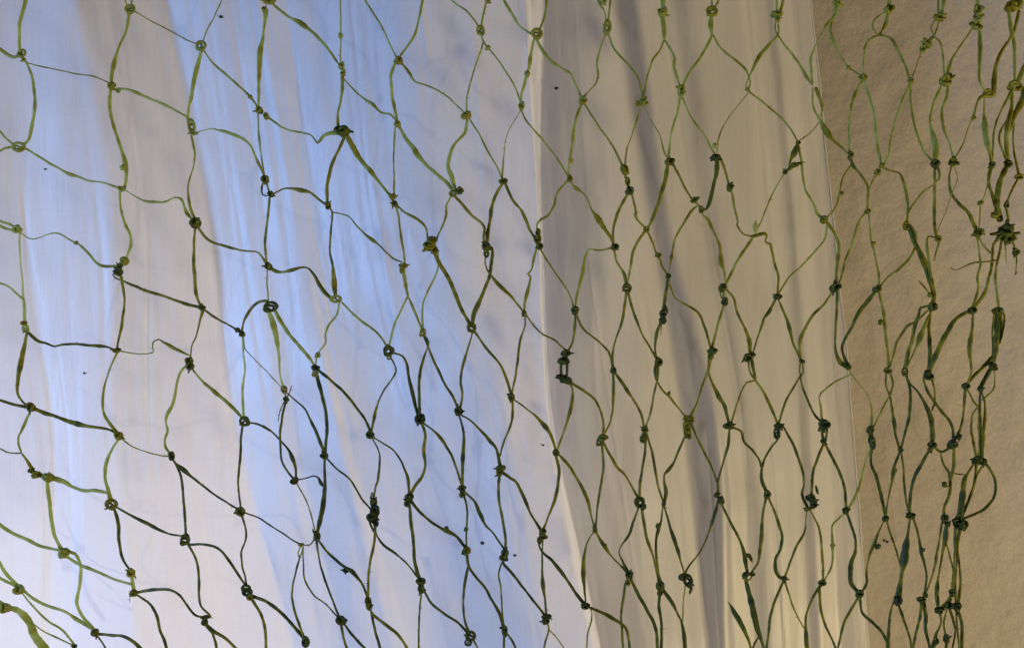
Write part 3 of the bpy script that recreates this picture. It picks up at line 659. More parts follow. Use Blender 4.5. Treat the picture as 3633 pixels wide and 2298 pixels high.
d2 .65 15 1275,1110 1300,1200 1300,1280 1280,1350,13
d2 .7 25 1510,1175,14 1590,1090,24 1650,1030,26 1690,980,28
d2 .7 20 1508,1190 1500,1300 1490,1400,15 1460,1500 d3 1420,140,14
d2 .7 15 1512,1185,12 1570,1290 1600,1320
d2 .65 14 1705,680 1690,800 1695,940 1690,1040
d2 .65 34 1715,680 1720,820,36 1710,940,36 1690,1040
d2 .65 28 1740,670 1745,800,30 1730,900
d2 .65 13 1755,670 1772,700 1770,770 1745,880
d2 .75 28 1690,1045 1640,1130 1608,1190
d2 .6 13 1700,1055,8 1705,1180 1670,1230 1620,1275,14
d2 .75 22 1608,1200,12 1605,1320,17 1605,1440,28 d3 1615,100,34 1610,250,38
d2 .65 17 1612,1210,8 1640,1290,15 1640,1400,22 1630,1500 d3 1635,100,18 1620,250
d2 .65 17 1600,1310,12 1555,1380,13 1548,1480 d3 1555,90,18 1585,250,22
d2 .65 8 1595,1330 1600,1480 d3 1600,230
d3 .75 19 1640,270 1690,340 1712,420 1700,510 1640,580 1570,620 1480,655
d3 .65 36 1570,270,12 1520,350,20 1500,390,32 1490,480,38 1465,660,38
d3 .7 19 1580,270 1575,380,20 1555,460 1520,560,13 1475,660,18
d3 .65 13 1625,290,16 1580,370 1555,450 1520,540 1470,660
d3 .5 8 1390,330 1450,345 1510,355
d3 .7 16 1415,160 1345,200,18 1290,155
d3 .7 23 1430,160 1430,280 1410,390,18
d3 .7 20 1340,200,13 1360,280,15 1395,340,18 1405,430,24 1395,500,22 1365,570,19 1360,650
d3 .75 22 1280,165,16 1255,205,17 1210,280,26 1165,370,22 1140,470,21 1130,560,24 1133,630,19
d3 .7 17 1068,190,12 1030,290,22 1020,350,27 1005,430,17 985,530,10 968,650
d3 .65 15 1073,190,12 1090,320 1100,470 1130,630,12
d2 .75 22 866,1475 d3 862,60 878,150,30 870,270,15 905,360 935,470 955,570 968,645,18
d3 .5 14 870,160,8 830,280,10 800,400,15 760,510,22 705,595,13
d3 .75 17 535,30 540,80 550,150
d3 .75 17 575,30 570,80 555,150
d3 .75 19 553,140 510,240 480,330 472,430 465,520
d3 .75 19 560,145 620,260 670,370 695,470 702,590
d3 .75 19 268,20,13 285,40,13 340,140 380,240 410,340,17 418,420,13 405,490 445,575
d3 .6 15 440,585,8 428,680,9 420,740,15 370,830,18 330,930,15 283,1055,17
d3 .6 17 455,585,10 515,700,13 535,820 545,940 548,1075,13
d3 .5 13 700,605,10 640,660 608,700 610,820,22 612,900,17 600,980,12 548,1080,12
d3 .75 22 703,600,18 740,700,18 765,790,18 765,870,22 740,940,28 730,1020,32 740,1090,32 790,1150,22
d3 .65 18 965,655,8 920,740,15 895,810,24 860,900 840,1000 840,1080 800,1155
d3 .6 13 975,655 1005,760,15 1040,860 1078,1010,12
d3 .65 30 1140,635,12 1120,750,20 1105,850,46 1095,930,50 1080,1010,25 1065,1100,32 1050,1195,48
d3 .75 17 1155,635,14 1190,760 1210,880,22 1235,970,15 1245,1060,14 1225,1180,20
d3 .65 17 1365,660 1350,680 1330,800,15 1310,920,19 1280,1050,13 1225,1180,13
d3 .65 20 1380,670,18 1372,790,34 1350,900,15 1330,1030,15 1315,1130,28 1325,1260
d3 .65 12 1378,800,10 1410,930 1432,1030
d3 .7 19 1455,690 1440,720,24 1438,860,17 1430,1000,15 1418,1150,23
d3 .7 17 1475,690 1470,720,24 1455,830 1450,960,13 1440,1100,17 1445,1240,14
d3 .7 18 1455,850,10 1475,1060 1470,1160,22 1455,1240,15
d3 .75 26 1420,1130 1395,1210,30 1330,1265,26
d3 .65 20 1330,1270 1345,1350,14 1310,1430,20 1300,1480,32 1275,1560,15
d3 .6 12 1385,1260 1362,1350 1375,1440,18
d3 .65 18 1385,1460 1370,1560
d3 .7 18 1395,1240 1430,1350 1440,1420,13 1412,1550,13
d3 .7 22 1450,1250 1485,1370 1480,1570,28
d3 .7 14 1440,1250 1455,1400 1470,1560
d3 .7 22 1045,1210,12 1025,1210,12 1000,1290,17 990,1380,20 985,1480,28 985,1570
d3 .65 18 1052,1215,13 1090,1330,20 1130,1440,15 1150,1570,20
d3 .7 20 1212,1195 1200,1320 1170,1440 1148,1570
d3 .75 26 1222,1190 1240,1300 1240,1400,24 1265,1500,19 1285,1570
d3 .7 19 792,1170 720,1290 680,1380 640,1560,12
d3 .75 20 795,1170 810,1280,17 880,1350 940,1410 985,1490
d3 .7 22 538,1085,28 480,1180,17 440,1270,17 430,1370,18 435,1480,32 450,1570
d3 .7 19 520,1100 530,1250,22 560,1360,17 610,1470,15 645,1560
d3 .6 12 286,1060,15 340,1230,13 380,1320,10 428,1400,7
a2 .25 19 -60,30 0,65 60,85 120,120
a2 .25 18 -60,70 0,100 50,120 120,135
a2 .15 14 135,135 132,250 140,350,11 150,450,11 158,590,16
a2 .4 10 140,145,9 200,185,9 260,180,8 340,150,9 400,150,11 460,185,11 515,212 550,235,17 600,285,17 650,350,18 710,372,19 805,370,21
a2 .3 14 -60,460 0,485,12 60,510 120,560 158,595,17
a2 .25 24 157,585,18 165,660 165,760,19
a2 .7 16 175,800 250,870,22 310,890 365,910,12 420,898,15 500,895 600,905,18 660,908,25 720,915,15 790,938,13
a2 .6 17 185,810,14 160,930,30 135,1050,34 120,1150,24 118,1230,17 150,1280,15 205,1325
a2 .6 9 795,938 880,955 960,962 1030,955,7 1032,930 1035,885 1070,865,8 1100,880,11 1160,915,27 1210,940,18 1282,975,12
a2 .7 11 790,395 765,430 790,455 830,470
a2 .65 19 820,465,13 900,500 1000,540,22 1100,570 1200,605 1280,630,21 1365,652
a2 .65 17 815,430,24 835,540 842,620,13 830,710,20 818,790,20 795,900,12 790,935
a2 .6 18 1318,90 1310,220 1308,330,22 1315,440,24 1325,560,22 1360,648,15
a2 .6 14 1370,660,26 1350,740,15 1325,840,11 1295,910,11 1285,1000,13
a2 .65 14 1370,655 1460,720,15 1540,765 1600,795 1635,822
a2 .4 21 1295,1060,13 1370,1150,17 1430,1200,26 1500,1260,23 1560,1310,24 1645,1405,17
a2 .4 17 1280,1020,14 1215,1090 1195,1170 1170,1290,22 1130,1370,24 1120,1420,15 1132,1480 a3 1115,110,15 1120,170 1160,225
a2 .5 18 795,945 750,1040,12 710,1160,13 695,1270 700,1360 740,1430,24 a3 805,80,18
a2 .75 19 -60,1260 0,1275 100,1305,21 200,1325
a2 .65 22 210,1325 300,1360,28 380,1385,21 460,1415,28 540,1440,36 600,1452,25 680,1460,18 a3 740,50,17 805,85
a2 .5 15 207,1335,12 170,1430,22 140,1490 a3 125,90 125,140 145,207
a3 .6 10 -60,160 0,178 60,205 145,207
a3 .5 22 143,205,14 190,270,20 225,330,32
a3 .3 23 335,370,28 430,400,32 490,435,21 560,458 640,460,22 740,480,22
a3 .3 23 315,385 330,500,26 340,600,25 355,700,24 380,790 430,870,17
a3 .35 22 810,100,16 750,190,20 715,280,24 710,370,21 730,450,24 750,540,34
a3 .5 9 820,110,11 900,165 980,195,8 1060,218 1160,230
a3 .8 15 1165,240 1185,275,18 1240,320,36 1300,370,18 1400,450,14 1500,520,13 1620,590,13
a3 .8 18 1165,245,13 1215,340 1235,450 1245,600 1255,780,15
a3 .75 20 765,560,17 800,690,24 805,800 830,920,17 890,1010,13
a3 .75 18 765,560,12 900,635 1000,685,25 1100,735,17 1170,758,13 1245,765,13
a3 .35 22 -60,640 0,690 80,745,24 180,790,24 280,835,19 425,865,19
a3 .3 21 440,865,18 510,890 535,940 548,1000,24 535,1120,22 520,1220,22 560,1310 640,1400
a3 .35 19 430,890 530,955,21 650,1005 780,1060,17 895,1095,14
a3 .3 21 -60,1010 0,1050 60,1080 135,1115
a3 .3 22 -50,880 0,950 40,1020,23 135,1115
a3 .4 15 140,1140,10 250,1270,13 340,1350,13 420,1400 470,1460 503,1505
a3 .35 20 145,1120 230,1190 330,1240 440,1275,17 520,1330,26 580,1365,22 635,1400
a3 .25 26 -60,1150 0,1215 40,1245
a3 .25 46 50,1250,28 110,1262,38 150,1290,44 200,1350,46 230,1430,54 280,1500,56 345,1580,56
a3 .4 10 215,1350,8 300,1410 380,1450,11 503,1510,11
a3 .7 19 640,1425 750,1435 830,1440 900,1480,25 985,1560,21
a3 .7 12 650,1430 700,1500 735,1570
a3 .75 19 910,1150 1030,1130,22 1140,1128,20 1210,1160,15 1260,1230,15 1320,1300,15 1390,1315,15
a3 .75 20 910,1155,14 1010,1220,17 1060,1310 1080,1400 1110,1470 1138,1570
a3 .75 17 1255,800,14 1280,825 1350,822 1430,830 1500,870 1560,950,19 1610,1030 1665,1110,15
a3 .7 17 1255,800,13 1310,890 1335,960 1345,1060 1345,1160 1360,1240,13 1418,1305 1385,1318
a3 .7 23 1380,1350 1430,1405,28 1500,1440,22 1560,1490,19 1630,1570
a3 .7 18 1430,1400 1460,1500 1465,1570
a3 .75 14 1625,600 1660,720 1660,790 1630,870 1635,960,15 1655,1040 1668,1110
a3 .7 23 1690,1165 1800,1210 b3 170,1270 230,1330,20 290,1400 350,1470,18
a3 .65 20 1690,1175 1750,1270 1785,1360 1795,1450 1800,1570
a3 .6 8 890,1150 878,1170 875,1215,4
a3 .4 22 890,1030 897,1080,26 905,1140
c2 .85 26 398,930 400,960 385,1010 375,1030
c2 .85 18 345,1120 380,1140 405,1150
a1 .5 16 755,585 775,605 800,612
a3 .55 30 213,325 250,352 325,372
d3 .9 30 465,490 466,530 480,560 460,580
d1 .5 28 1590,50 1592,120 1575,180
d3 .85 8 918,838 900,815
b3 .9 28 808,510 818,600 800,650 820,690
a2 .6 20 845,340 812,372 803,412 812,440
a2 .7 16 1280,1000 1290,1050
c3 .85 20 1408,485 1445,530
b1 .5 26 588,445 606,500
d2 .75 30 1770,130 1790,190
c2 .9 22 1047,680 1046,750
c3 .85 16 1606,1028 1660,1024
d3 .75 10 1367,418 1385,430 1400,432
"""
KNT = """a1 148 360 60 60 30 .4 o
a1 162 405 36 36 0 .4 k
a1 125 992 100 66 0 .4 o
a1 878 62 72 66 0 .45 o
a1 755 582 60 58 0 .5 k
a1 797 612 40 30 30 .4 o
a1 1358 308 76 70 30 .45 o
a1 1293 850 56 92 -10 .4 o
a1 1308 898 60 34 0 .45 k
a1 1690 655 36 32 0 .45 l
a1 1750 745 60 56 0 .5 k
a1 1802 783 42 58 -20 .5 k
a1 1825 8 110 50 -10 .5 k
a1 1792 72 50 46 0 .5 k
a1 1795 1212 60 62 0 .7 k
a1 1832 1315 52 50 0 .75 k
a1 830 1132 44 40 0 .4 l
a1 825 1276 66 44 0 .5 k
a1 1320 1506 76 72 0 .7 o
b1 588 242 36 40 0 .4 l
b1 590 448 46 56 10 .5 k
b1 605 492 44 50 0 .5 k
b1 605 890 116 90 0 .75 k
b1 970 834 56 52 0 .5 k
b1 978 408 66 70 0 .5 k
b1 1440 782 86 56 -30 .5 k
b1 1580 10 42 44 0 .5 k
b1 1532 205 58 66 0 .45 o
b1 1580 325 50 36 -40 .45 l
b1 1812 718 50 66 0 .45 k
c1 200 226 78 74 0 .45 o
b1 1688 1228 68 44 0 .7 k
b1 1390 1290 60 60 0 .75 k
b1 1345 1308 56 44 0 .6 o
b1 940 1332 56 44 0 .5 k
b1 952 1377 50 50 0 .65 k
b1 505 1395 46 56 20 .7 k
c1 135 498 44 48 0 .45 k
c1 420 1208 50 50 0 .65 k
c1 510 676 70 60 -30 .45 k
c1 652 15 50 50 0 .4 k
c1 676 182 56 100 0 .45 o
c1 1045 92 74 76 0 .45 k
c1 912 682 60 72 0 .45 k
c1 880 700 34 40 0 .45 o
c1 1172 618 54 90 0 .5 k
c1 1382 75 80 70 0 .45 o
c1 1622 608 34 30 0 .5 k
c1 1822 98 100 50 0 .45 k
c1 1826 135 44 40 0 .45 k
c1 1402 983 40 40 0 .3 l
c1 1410 1065 84 50 -10 .85 k
c1 1095 1090 76 60 0 .7 k
c1 792 1155 58 80 -30 .6 k
c1 812 1225 36 60 0 .6 o
c1 832 1288 58 66 0 .8 k
c1 428 1085 38 40 0 .4 l
c1 1268 1350 80 30 -30 .75 k
c1 1312 1415 38 50 0 .7 o
c1 1503 1262 58 60 0 .75 k
d1 375 967 36 40 0 .6 k
d1 290 1163 40 36 0 .8 k
d1 355 1115 60 40 0 .75 k
d1 552 1482 56 52 0 .7 o
d1 645 20 80 60 20 .5 k
d1 718 460 34 34 0 .5 l
d1 818 525 56 54 0 .55 k
d1 985 65 76 70 0 .5 k
d1 1135 550 48 48 0 .55 k
d1 730 1050 44 66 0 .65 k
d1 1325 120 90 56 0 .5 k
d1 1250 300 90 54 45 .5 k
d1 1215 335 50 60 30 .5 k
d1 1370 545 88 88 0 .55 k
d1 1400 510 40 30 0 .5 k
d1 1590 70 68 70 0 .5 k
d1 1592 120 60 70 0 .5 k
d1 1575 175 80 76 0 .5 k
d1 1665 630 80 60 0 .5 o
d1 1560 795 38 40 0 .5 k
d1 1305 1112 72 70 0 .8 k
d1 1425 1095 76 56 20 .75 k
d1 1685 1118 50 56 0 .7 k
d1 1825 40 130 90 -10 .55 k
d1 1848 580 100 70 10 .5 o
d1 1910 620 60 90 0 .5 k
d1 1800 1106 66 58 0 .8 k
d1 1868 1197 72 44 0 .6 k
d1 1607 1370 44 34 0 .6 k
d1 1785 1385 44 54 0 .7 k
d1 1705 1455 70 50 0 .6 k
d1 942 1118 50 36 0 .5 k
d1 915 1165 50 50 0 .6 k
d1 672 1305 32 30 0 .6 l
d1 850 1425 44 40 0 .65 k
d2 1110 95 50 60 0 .6 o
d2 552 55 50 46 0 .65 k
d2 625 522 66 80 20 .85 k
d2 655 508 40 36 0 .8 k
d2 888 214 36 24 0 .6 l
d2 912 527 68 54 0 .8 k
d2 1286 640 64 70 0 .75 k
d2 1268 565 34 34 0 .7 l
d2 1318 184 58 50 0 .65 k
d2 1588 148 80 64 0 .75 k
d2 1770 140 130 110 0 .75 b
d2 1790 185 80 80 0 .75 k
d2 1845 280 54 60 0 .7 k
d2 1548 665 66 56 0 .8 k
d2 1722 675 84 60 0 .75 k
d2 1255 1108 70 70 0 .9 k
d2 1245 1085 40 40 0 .9 k
d2 1100 1082 48 56 0 .8 o
d2 985 1072 60 54 0 .75 k
d2 935 747 42 40 0 .75 l
d2 715 1052 48 44 0 .75 k
d2 402 1010 42 34 0 .8 k
d2 235 575 66 44 0 .8 k
d2 38 990 72 64 0 .85 k
d2 68 965 44 34 0 .85 k
c2 205 190 56 80 0 .75 k
c2 218 235 46 60 0 .75 k
c2 212 140 30 50 0 .7 l
c2 115 687 42 48 0 .75 k
c2 455 670 58 66 0 .8 k
c2 722 238 60 56 0 .75 k
c2 808 516 64 62 0 .75 o
c2 940 120 42 44 0 .55 o
c2 1020 298 44 42 0 .7 k
c2 1108 312 26 28 0 .6 l
c2 1088 437 44 40 0 .75 k
c2 1458 512 66 68 0 .8 k
c2 1468 612 50 62 0 .85 k
c2 1675 105 36 84 0 .3 l
c2 1672 165 50 24 0 .6 k
c2 1047 690 54 50 0 .9 k
c2 1045 735 60 60 0 .9 k
c2 1075 660 20 60 -15 .85 l
c2 1380 945 78 50 0 .85 k
c2 1375 975 50 50 0 .8 k
c2 1500 1450 86 52 0 .8 k
c2 1225 1400 74 50 0 .65 o
c2 1212 1460 50 90 -10 .6 o
c2 1018 1012 56 76 0 .85 k
c2 713 1070 44 56 0 .75 k
c2 400 955 74 56 0 .9 k
c2 382 1010 86 60 0 .9 k
c2 400 1135 76 64 0 .9 k
c2 352 1115 56 36 0 .9 k
c2 28 1248 50 74 0 .8 k
c2 930 1468 56 50 0 .8 k
c2 1092 1228 24 34 0 .7 l
c2 370 1135 40 44 0 .9 k
a2 845 337 62 70 0 .45 k
a2 812 370 46 50 0 .8 k
a2 803 412 76 60 0 .85 k
a2 1320 80 82 74 0 .75 k
a2 1812 370 56 64 -20 .8 k
b2 117 642 100 72 0 .85 o
a2 118 122 76 60 -20 .35 k
a2 515 212 34 26 -20 .45 l
a2 165 752 54 38 0 .55 k
a2 172 790 52 56 0 .4 o
a2 790 938 62 38 0 .7 k
a2 1280 1002 60 50 0 .75 k
a2 1290 1046 62 64 0 .8 k
a2 1365 650 60 44 0 .75 k
a2 1605 800 36 38 0 .65 k
a2 1637 824 50 46 0 .7 k
a2 1650 1416 68 68 0 .8 o
a2 208 1325 66 72 0 .75 k
b2 555 590 84 50 0 .45 o
b2 432 968 42 46 0 .4 k
b2 420 1055 68 48 0 .9 k
b2 416 1092 44 50 0 .5 o
b2 912 938 74 68 0 .85 o
b2 915 980 34 40 0 .6 o
b2 1015 365 66 40 0 .65 k
b2 1002 395 40 50 0 .6 k
b2 1195 235 108 84 0 .6 b
b2 1215 190 40 36 0 .6 k
b2 1220 262 60 70 0 .6 k
b2 1143 818 42 56 0 .5 o
b2 1575 235 70 62 0 .75 k
b2 1572 285 42 50 0 .7 o
b2 1472 782 66 68 0 .7 o
b2 1380 1350 60 74 0 .9 k
b2 1122 1402 76 76 0 .9 k
b2 205 1200 44 50 0 .6 o
b2 220 1266 42 44 0 .85 k
b3 788 78 56 70 -20 .85 k
b3 480 222 66 52 0 .85 k
b3 280 392 62 54 0 .85 k
b3 425 765 56 78 0 .85 k
b3 322 825 38 30 0 .5 k
a3 1625 597 68 74 0 .75 k
b3 350 1475 58 84 0 .85 k
b3 628 996 60 44 0 .9 k
b3 770 1200 56 54 0 .8 k
b3 780 1242 46 70 0 .7 k
b3 590 1330 80 74 0 .85 k
b3 810 540 50 90 0 .8 k
b3 820 600 70 90 0 .9 k
b3 795 640 90 70 0 .9 k
b3 800 500 24 60 0 .7 o
b3 828 685 40 50 0 .9 k
b3 1050 500 66 60 0 .85 k
b3 1035 540 50 60 0 .8 k
b3 1302 718 34 40 0 .85 l
b3 1412 440 58 40 0 .85 k
b3 1414 475 46 64 0 .75 k
b3 1665 310 72 52 0 .8 k
b3 1658 345 50 56 0 .8 k
b3 1435 720 34 32 0 .85 l
b3 1438 862 62 66 0 .8 k
b3 1132 1075 72 60 0 .9 k
b3 1135 1120 50 76 0 .85 k
b3 1465 1440 72 70 0 .8 o
b3 1448 1485 50 46 0 .85 o
b3 1692 1405 46 84 0 .85 k
b3 1698 876 58 64 0 .85 k
b3 1688 912 60 44 0 .85 o
c3 237 738 54 50 0 .85 k
c3 240 768 70 44 0 .85 k
c3 218 795 36 50 0 .8 o
c3 266 1308 66 44 0 .9 k
c3 256 1340 56 52 0 .9 k
c3 328 203 52 62 0 .8 k
c3 592 727 40 44 0 .7 k
c3 645 98 70 52 0 .75 k
c3 622 128 40 60 0 .75 o
c3 908 110 44 60 0 .85 k
c3 893 535 74 70 0 .9 o
c3 920 570 40 50 0 .85 k
c3 1215 60 50 90 -10 .7 o
c3 1055 550 34 54 0 .75 k
c3 1033 1105 66 84 0 .8 k
c3 1028 1150 40 44 0 .8 k
c3 1185 1040 60 60 0 .85 k
c3 1220 1065 64 90 -20 .85 o
c3 1240 1130 20 60 20 .85 l
c3 1413 490 42 40 0 .85 k
c3 1440 525 56 56 0 .85 k
c3 1757 485 56 66 0 .8 k
c3 1608 1030 50 56 0 .85 k
c3 1655 1024 50 34 0 .85 k
c3 822 1025 56 60 0 .85 k
c3 815 1078 36 44 0 .8 k
c3 530 1235 66 52 0 .85 k
c3 1017 700 36 44 0 .8 l
c3 660 828 30 26 0 .8 l
d3 235 70 44 90 0 .85 o
d3 250 25 70 44 0 .85 k
d3 552 10 92 80 0 .9 k
d3 550 128 50 40 0 .85 k
d3 860 48 44 60 0 .85 k
d3 878 130 50 96 0 .9 k
d3 1070 190 40 40 0 .8 k
d3 1280 148 64 60 0 .85 k
d3 1270 185 40 40 0 .8 o
d3 1420 145 72 76 0 .9 k
d3 1462 98 44 44 0 .85 k
d3 1585 255 76 66 0 .9 k
d3 1628 268 50 56 0 .85 k
d3 1367 418 40 40 0 .85 l
d3 1362 650 56 70 0 .85 k
d3 1390 685 40 44 0 .85 k
d3 1450 670 80 70 0 .9 k
d3 1490 692 70 80 0 .9 k
d3 1465 640 50 60 0 .8 k
d3 1136 632 82 44 -15 .9 k
d3 970 650 50 50 0 .85 k
d3 702 597 46 60 0 .85 k
d3 465 512 76 60 0 .95 k
d3 480 555 56 54 0 .95 k
d3 505 455 20 60 -15 .85 l
d3 445 582 54 34 0 .7 k
d3 538 1080 66 50 0 .75 k
d3 795 1158 66 66 0 .8 k
d3 918 838 44 32 -30 .85 l
d3 612 828 34 34 0 .85 l
d3 1050 1200 62 80 0 .9 k
d3 1225 860 26 26 0 .8 l
d3 1205 1190 60 44 0 .85 k
d3 1240 1165 40 44 0 .8 k
d3 1325 1268 66 50 0 .9 k
d3 1390 1235 66 60 0 .9 k
d3 1448 1245 60 66 0 .85 k
d3 1420 1148 54 56 0 .85 k
d3 1380 1455 50 76 0 .85 k
d3 1305 1470 40 60 0 .8 k
d3 282 1055 50 44 0 .8 k
d3 1032 325 30 34 0 .8 l
d2 1505 1180 60 52 0 .85 k
d2 1608 1197 50 50 0 .9 k
d2 1692 1045 66 60 0 .8 k
d2 250 1450 76 44 0 .8 k
d2 862 1475 50 60 0 .8 k
a3 808 85 66 64 0 .55 k
a3 213 325 46 40 0 .6 k
a3 250 352 76 54 -10 .5 k
a3 325 372 88 70 10 .5 k
a3 752 552 84 74 0 .65 o
a3 1163 230 50 68 0 .9 k
a3 1250 790 64 76 0 .8 o
a3 1265 765 36 30 0 .85 k
a3 890 1015 62 70 0 .55 k
a3 905 1148 66 56 0 .75 k
a3 435 877 80 80 0 .45 k
a3 135 1125 84 70 0 .45 k
a3 45 1250 84 74 0 .4 k
a3 505 1508 40 34 0 .85 k
a3 640 1418 62 62 0 .8 k
a3 1390 1312 66 34 0 .8 k
a3 1382 1350 54 50 0 .8 k
a3 1662 1120 66 56 0 .85 o
a3 1670 1145 72 60 0 .85 o
a3 1690 1175 52 50 0 .6 k
"""
def depth(sx, sy):                     # how far the hanging net is from the lens: it bellies and nears the curtain at lower left
    u, v = sx/PW, sy/PH
    d = 1.06 + .135*math.exp(-((u-.02)**2/.10+(v-1.05)**2/.35)) + .012*math.sin(u*7+v*3) + .01*math.sin(v*6-u*4)
    d += -.03*math.exp(-((u-.93)/.09)**2)
    return d
def cr_pt(P, i, f):
    p0 = P[max(0, i-1)]; p1 = P[i]; p2 = P[i+1]; p3 = P[min(len(P)-1, i+2)]
    r = []
    for a, b, c, d in zip(p0, p1, p2, p3):
        r.append(.5*(2*b + (c-a)*f + (2*a-5*b+4*c-d)*f*f + (3*b-a-3*c+d)*f**3))
    return r
def strand_geo(P, tone, seed, V, F, A):
    """a flat-oval fibre through P (source px x, y, width), widening and thinning as it twists"""
    pts = []
    for i in range(len(P)-1):
        seg = math.hypot(P[i+1][0]-P[i][0], P[i+1][1]-P[i][1]); m = max(2, int(seg/9))
        for k in range(m): pts.append(cr_pt(P, i, k/m)+[(i+k/m)/(len(P)-1)])
    pts.append(list(P[-1])+[1.0])
    off = (random.Random(seed).random()-.5)*.004
    n = 8; base = len(V); cs = []
    for q in pts:
        sx, sy, w, u = q
        nz = noise.noise((sx/26, sy/26, seed*.37)); nf = noise.noise((sx/9, sy/9, seed*.71))
        w = max(3.0, w*(1.0+.20*nz+.10*nf))
        jx = 1.6*noise.noise((sx/34, sy/34, seed+.5)); jy = 1.6*noise.noise((sx/34, sy/34, seed+9.5))
        env = math.sin(math.pi*min(1, max(0, u)))
        d = depth(sx, sy) + off*env + .0035*env*noise.noise((sx/120, sy/120, seed*.9))
        cs.append((ray(sx+jx, sy+jy, d), w*W*d/D0/PW, nz, u, d))
    for i, (c, w, nz, u, d) in enumerate(cs):
        t = (cs[min(i+1, len(cs)-1)][0]-cs[max(i-1, 0)][0])
        t.y *= .3
        if t.length < 1e-9: t = Vector((0, 0, 1))
        t.normalize(); view = c.normalized(); s = t.cross(view).normalized(); f = s.cross(t).normalized()
        tw = .35*noise.noise((u*3, seed*1.3, 5))
        s2 = s*math.cos(tw)+f*math.sin(tw); f2 = f*math.cos(tw)-s*math.sin(tw)
        th = min(w*.62, .0019)*(.85+.3*nz)
        if i in (0, len(cs)-1): w *= .5; th *= .5
        for k in range(n):
            a = 2*math.pi*k/n
            V.append(tuple(c + s2*(w*.5*math.cos(a)) + f2*(th*.5*math.sin(a))))
            # broad flattened stretches are the darker leaf, thin ones show pale
            A.append(min(1, max(0, tone[0]+(tone[1]-tone[0])*u + .16*nz + 0.8*(w-.0042)/.004*.12)))
    m = len(cs)
    for i in range(m-1):
        for k in range(n):
            a = base+i*n+k; b = base+i*n+(k+1) % n; F.append((a, b, b+n, a+n))
    F.append(tuple(base+k for k in range(n-1, -1, -1))); F.append(tuple(base+(m-1)*n+k for k in range(n)))
def whisker(c0, dirv, ln, r, tone, V, F, A):
    b = len(V); side = dirv.orthogonal().normalized(); up = dirv.cross(side)
    for i, (f, rr) in enumerate(((0, 1), (.55, .7), (1, .15))):
        p = c0+dirv*ln*f + side*ln*.12*f*f
        for k in range(4):
            a = k*math.pi/2; V.append(tuple(p+(side*math.cos(a)+up*math.sin(a))*r*rr)); A.append(tone)
    for i in range(2):
        for k in range(4): a = b+i*4+k; q = b+i*4+(k+1) % 4; F.append((a, q, q+4, a+4))

net = bpy.data.objects.new('hand_knotted_net', None); col.objects.link(net); net.location = ray(PW/2, 0, 1.06)
tag(net, 'open mesh net of knotted green plant fibre hanging in front of the white curtain', 'net')
inv = Matrix.Translation(-net.location)
def local(V): return [tuple(Vector(v)-net.location) for v in V]

strands = []
for ln in STR.strip().splitlines():
    tk = ln.split(); tile = tk[0]; tn = [float(v) for v in tk[1].split(',')]; tn = tn*2 if len(tn) == 1 else tn  # tone holds leaf colour plus painted shade, darkest at the net's lower centre
    w = float(tk[2]); P = []
    for q in tk[3:]:
        if q[0] in 'abcd': tile = q; continue
        v = [float(z) for z in q.split(',')]
        P.append([TX[tile[0]]+v[0]*SC, TY[tile[1]]+v[1]*SC, (v[2] if len(v) > 2 else w)*SC*1.02])
    ln_ = sum(math.hypot(P[i+1][0]-P[i][0], P[i+1][1]-P[i][1]) for i in range(len(P)-1))
    strands.append((ln_*sum(p[2] for p in P)/len(P), P, tn))
order = sorted(range(len(strands)), key=lambda i: -strands[i][0])
RV, RF, RA = [], [], []
for rank, i in enumerate(order):
    V, F, A = ([], [], []) if rank < 300 else (RV, RF, RA)
    P, tn = strands[i][1], strands[i][2]
    tn = [q*.92 for q in tn]; strand_geo(P, tn, i+1, V, F, A)
    rr = random.Random(i)                              # frayed hairs on the fibre
    for _ in range(int(1+rr.random()*3*(tn[0] > .4))):
        k = rr.randrange(len(P)-1); f = rr.random(); q = cr_pt(P, k, f); d = depth(q[0], q[1])
        c = ray(q[0], q[1], d); a = rr.random()*6.28
        whisker(c, Vector((math.cos(a), -.3, math.sin(a))).normalized(), .0018+.0022*rr.random(), .00035, min(1, tn[0]+.1), V, F, A)
    if rank < 300: link('strand', mesh('strand', local(V), F, attr=A), M_FIB, net)
if RV:
    o = link('thin_strand', mesh('thin_strand', local(RV), RF, attr=RA), M_FIB, net); o['kind'] = 'stuff'

def tube(P, R, n, V, F, A, tone, closed=False):
    b = len(V); m = len(P); up = Vector((0, -1, 0))
    prev = None
    for i in range(m):
        t = (P[(i+1) % m if closed else min(m-1, i+1)] - P[(i-1) % m if closed else max(0, i-1)]).normalized()
        s = t.cross(up)
        if s.length < .05: s = t.cross(Vector((.3, 0, 1)))
        s.normalize()
        if prev is not None and s.dot(prev) < 0: s = -s
        prev = s; u = t.cross(s)
        r = R[i] if isinstance(R, list) else R
        for k in range(n):
            a = 2*math.pi*k/n
            V.append(P[i] + (s*math.cos(a)+u*math.sin(a))*r)
            A.append(min(1, max(0, tone+.12*noise.noise(P[i]*2.1+Vector((tone*9, 0, 0))))))
    for i in range(m if closed else m-1):
        j = (i+1) % m
        for k in range(n):
            F.append((b+i*n+k, b+i*n+(k+1) % n, b+j*n+(k+1) % n, b+j*n+k))
    if not closed:
        F.append(tuple(b+k for k in range(n-1, -1, -1))); F.append(tuple(b+(m-1)*n+k for k in range(n)))
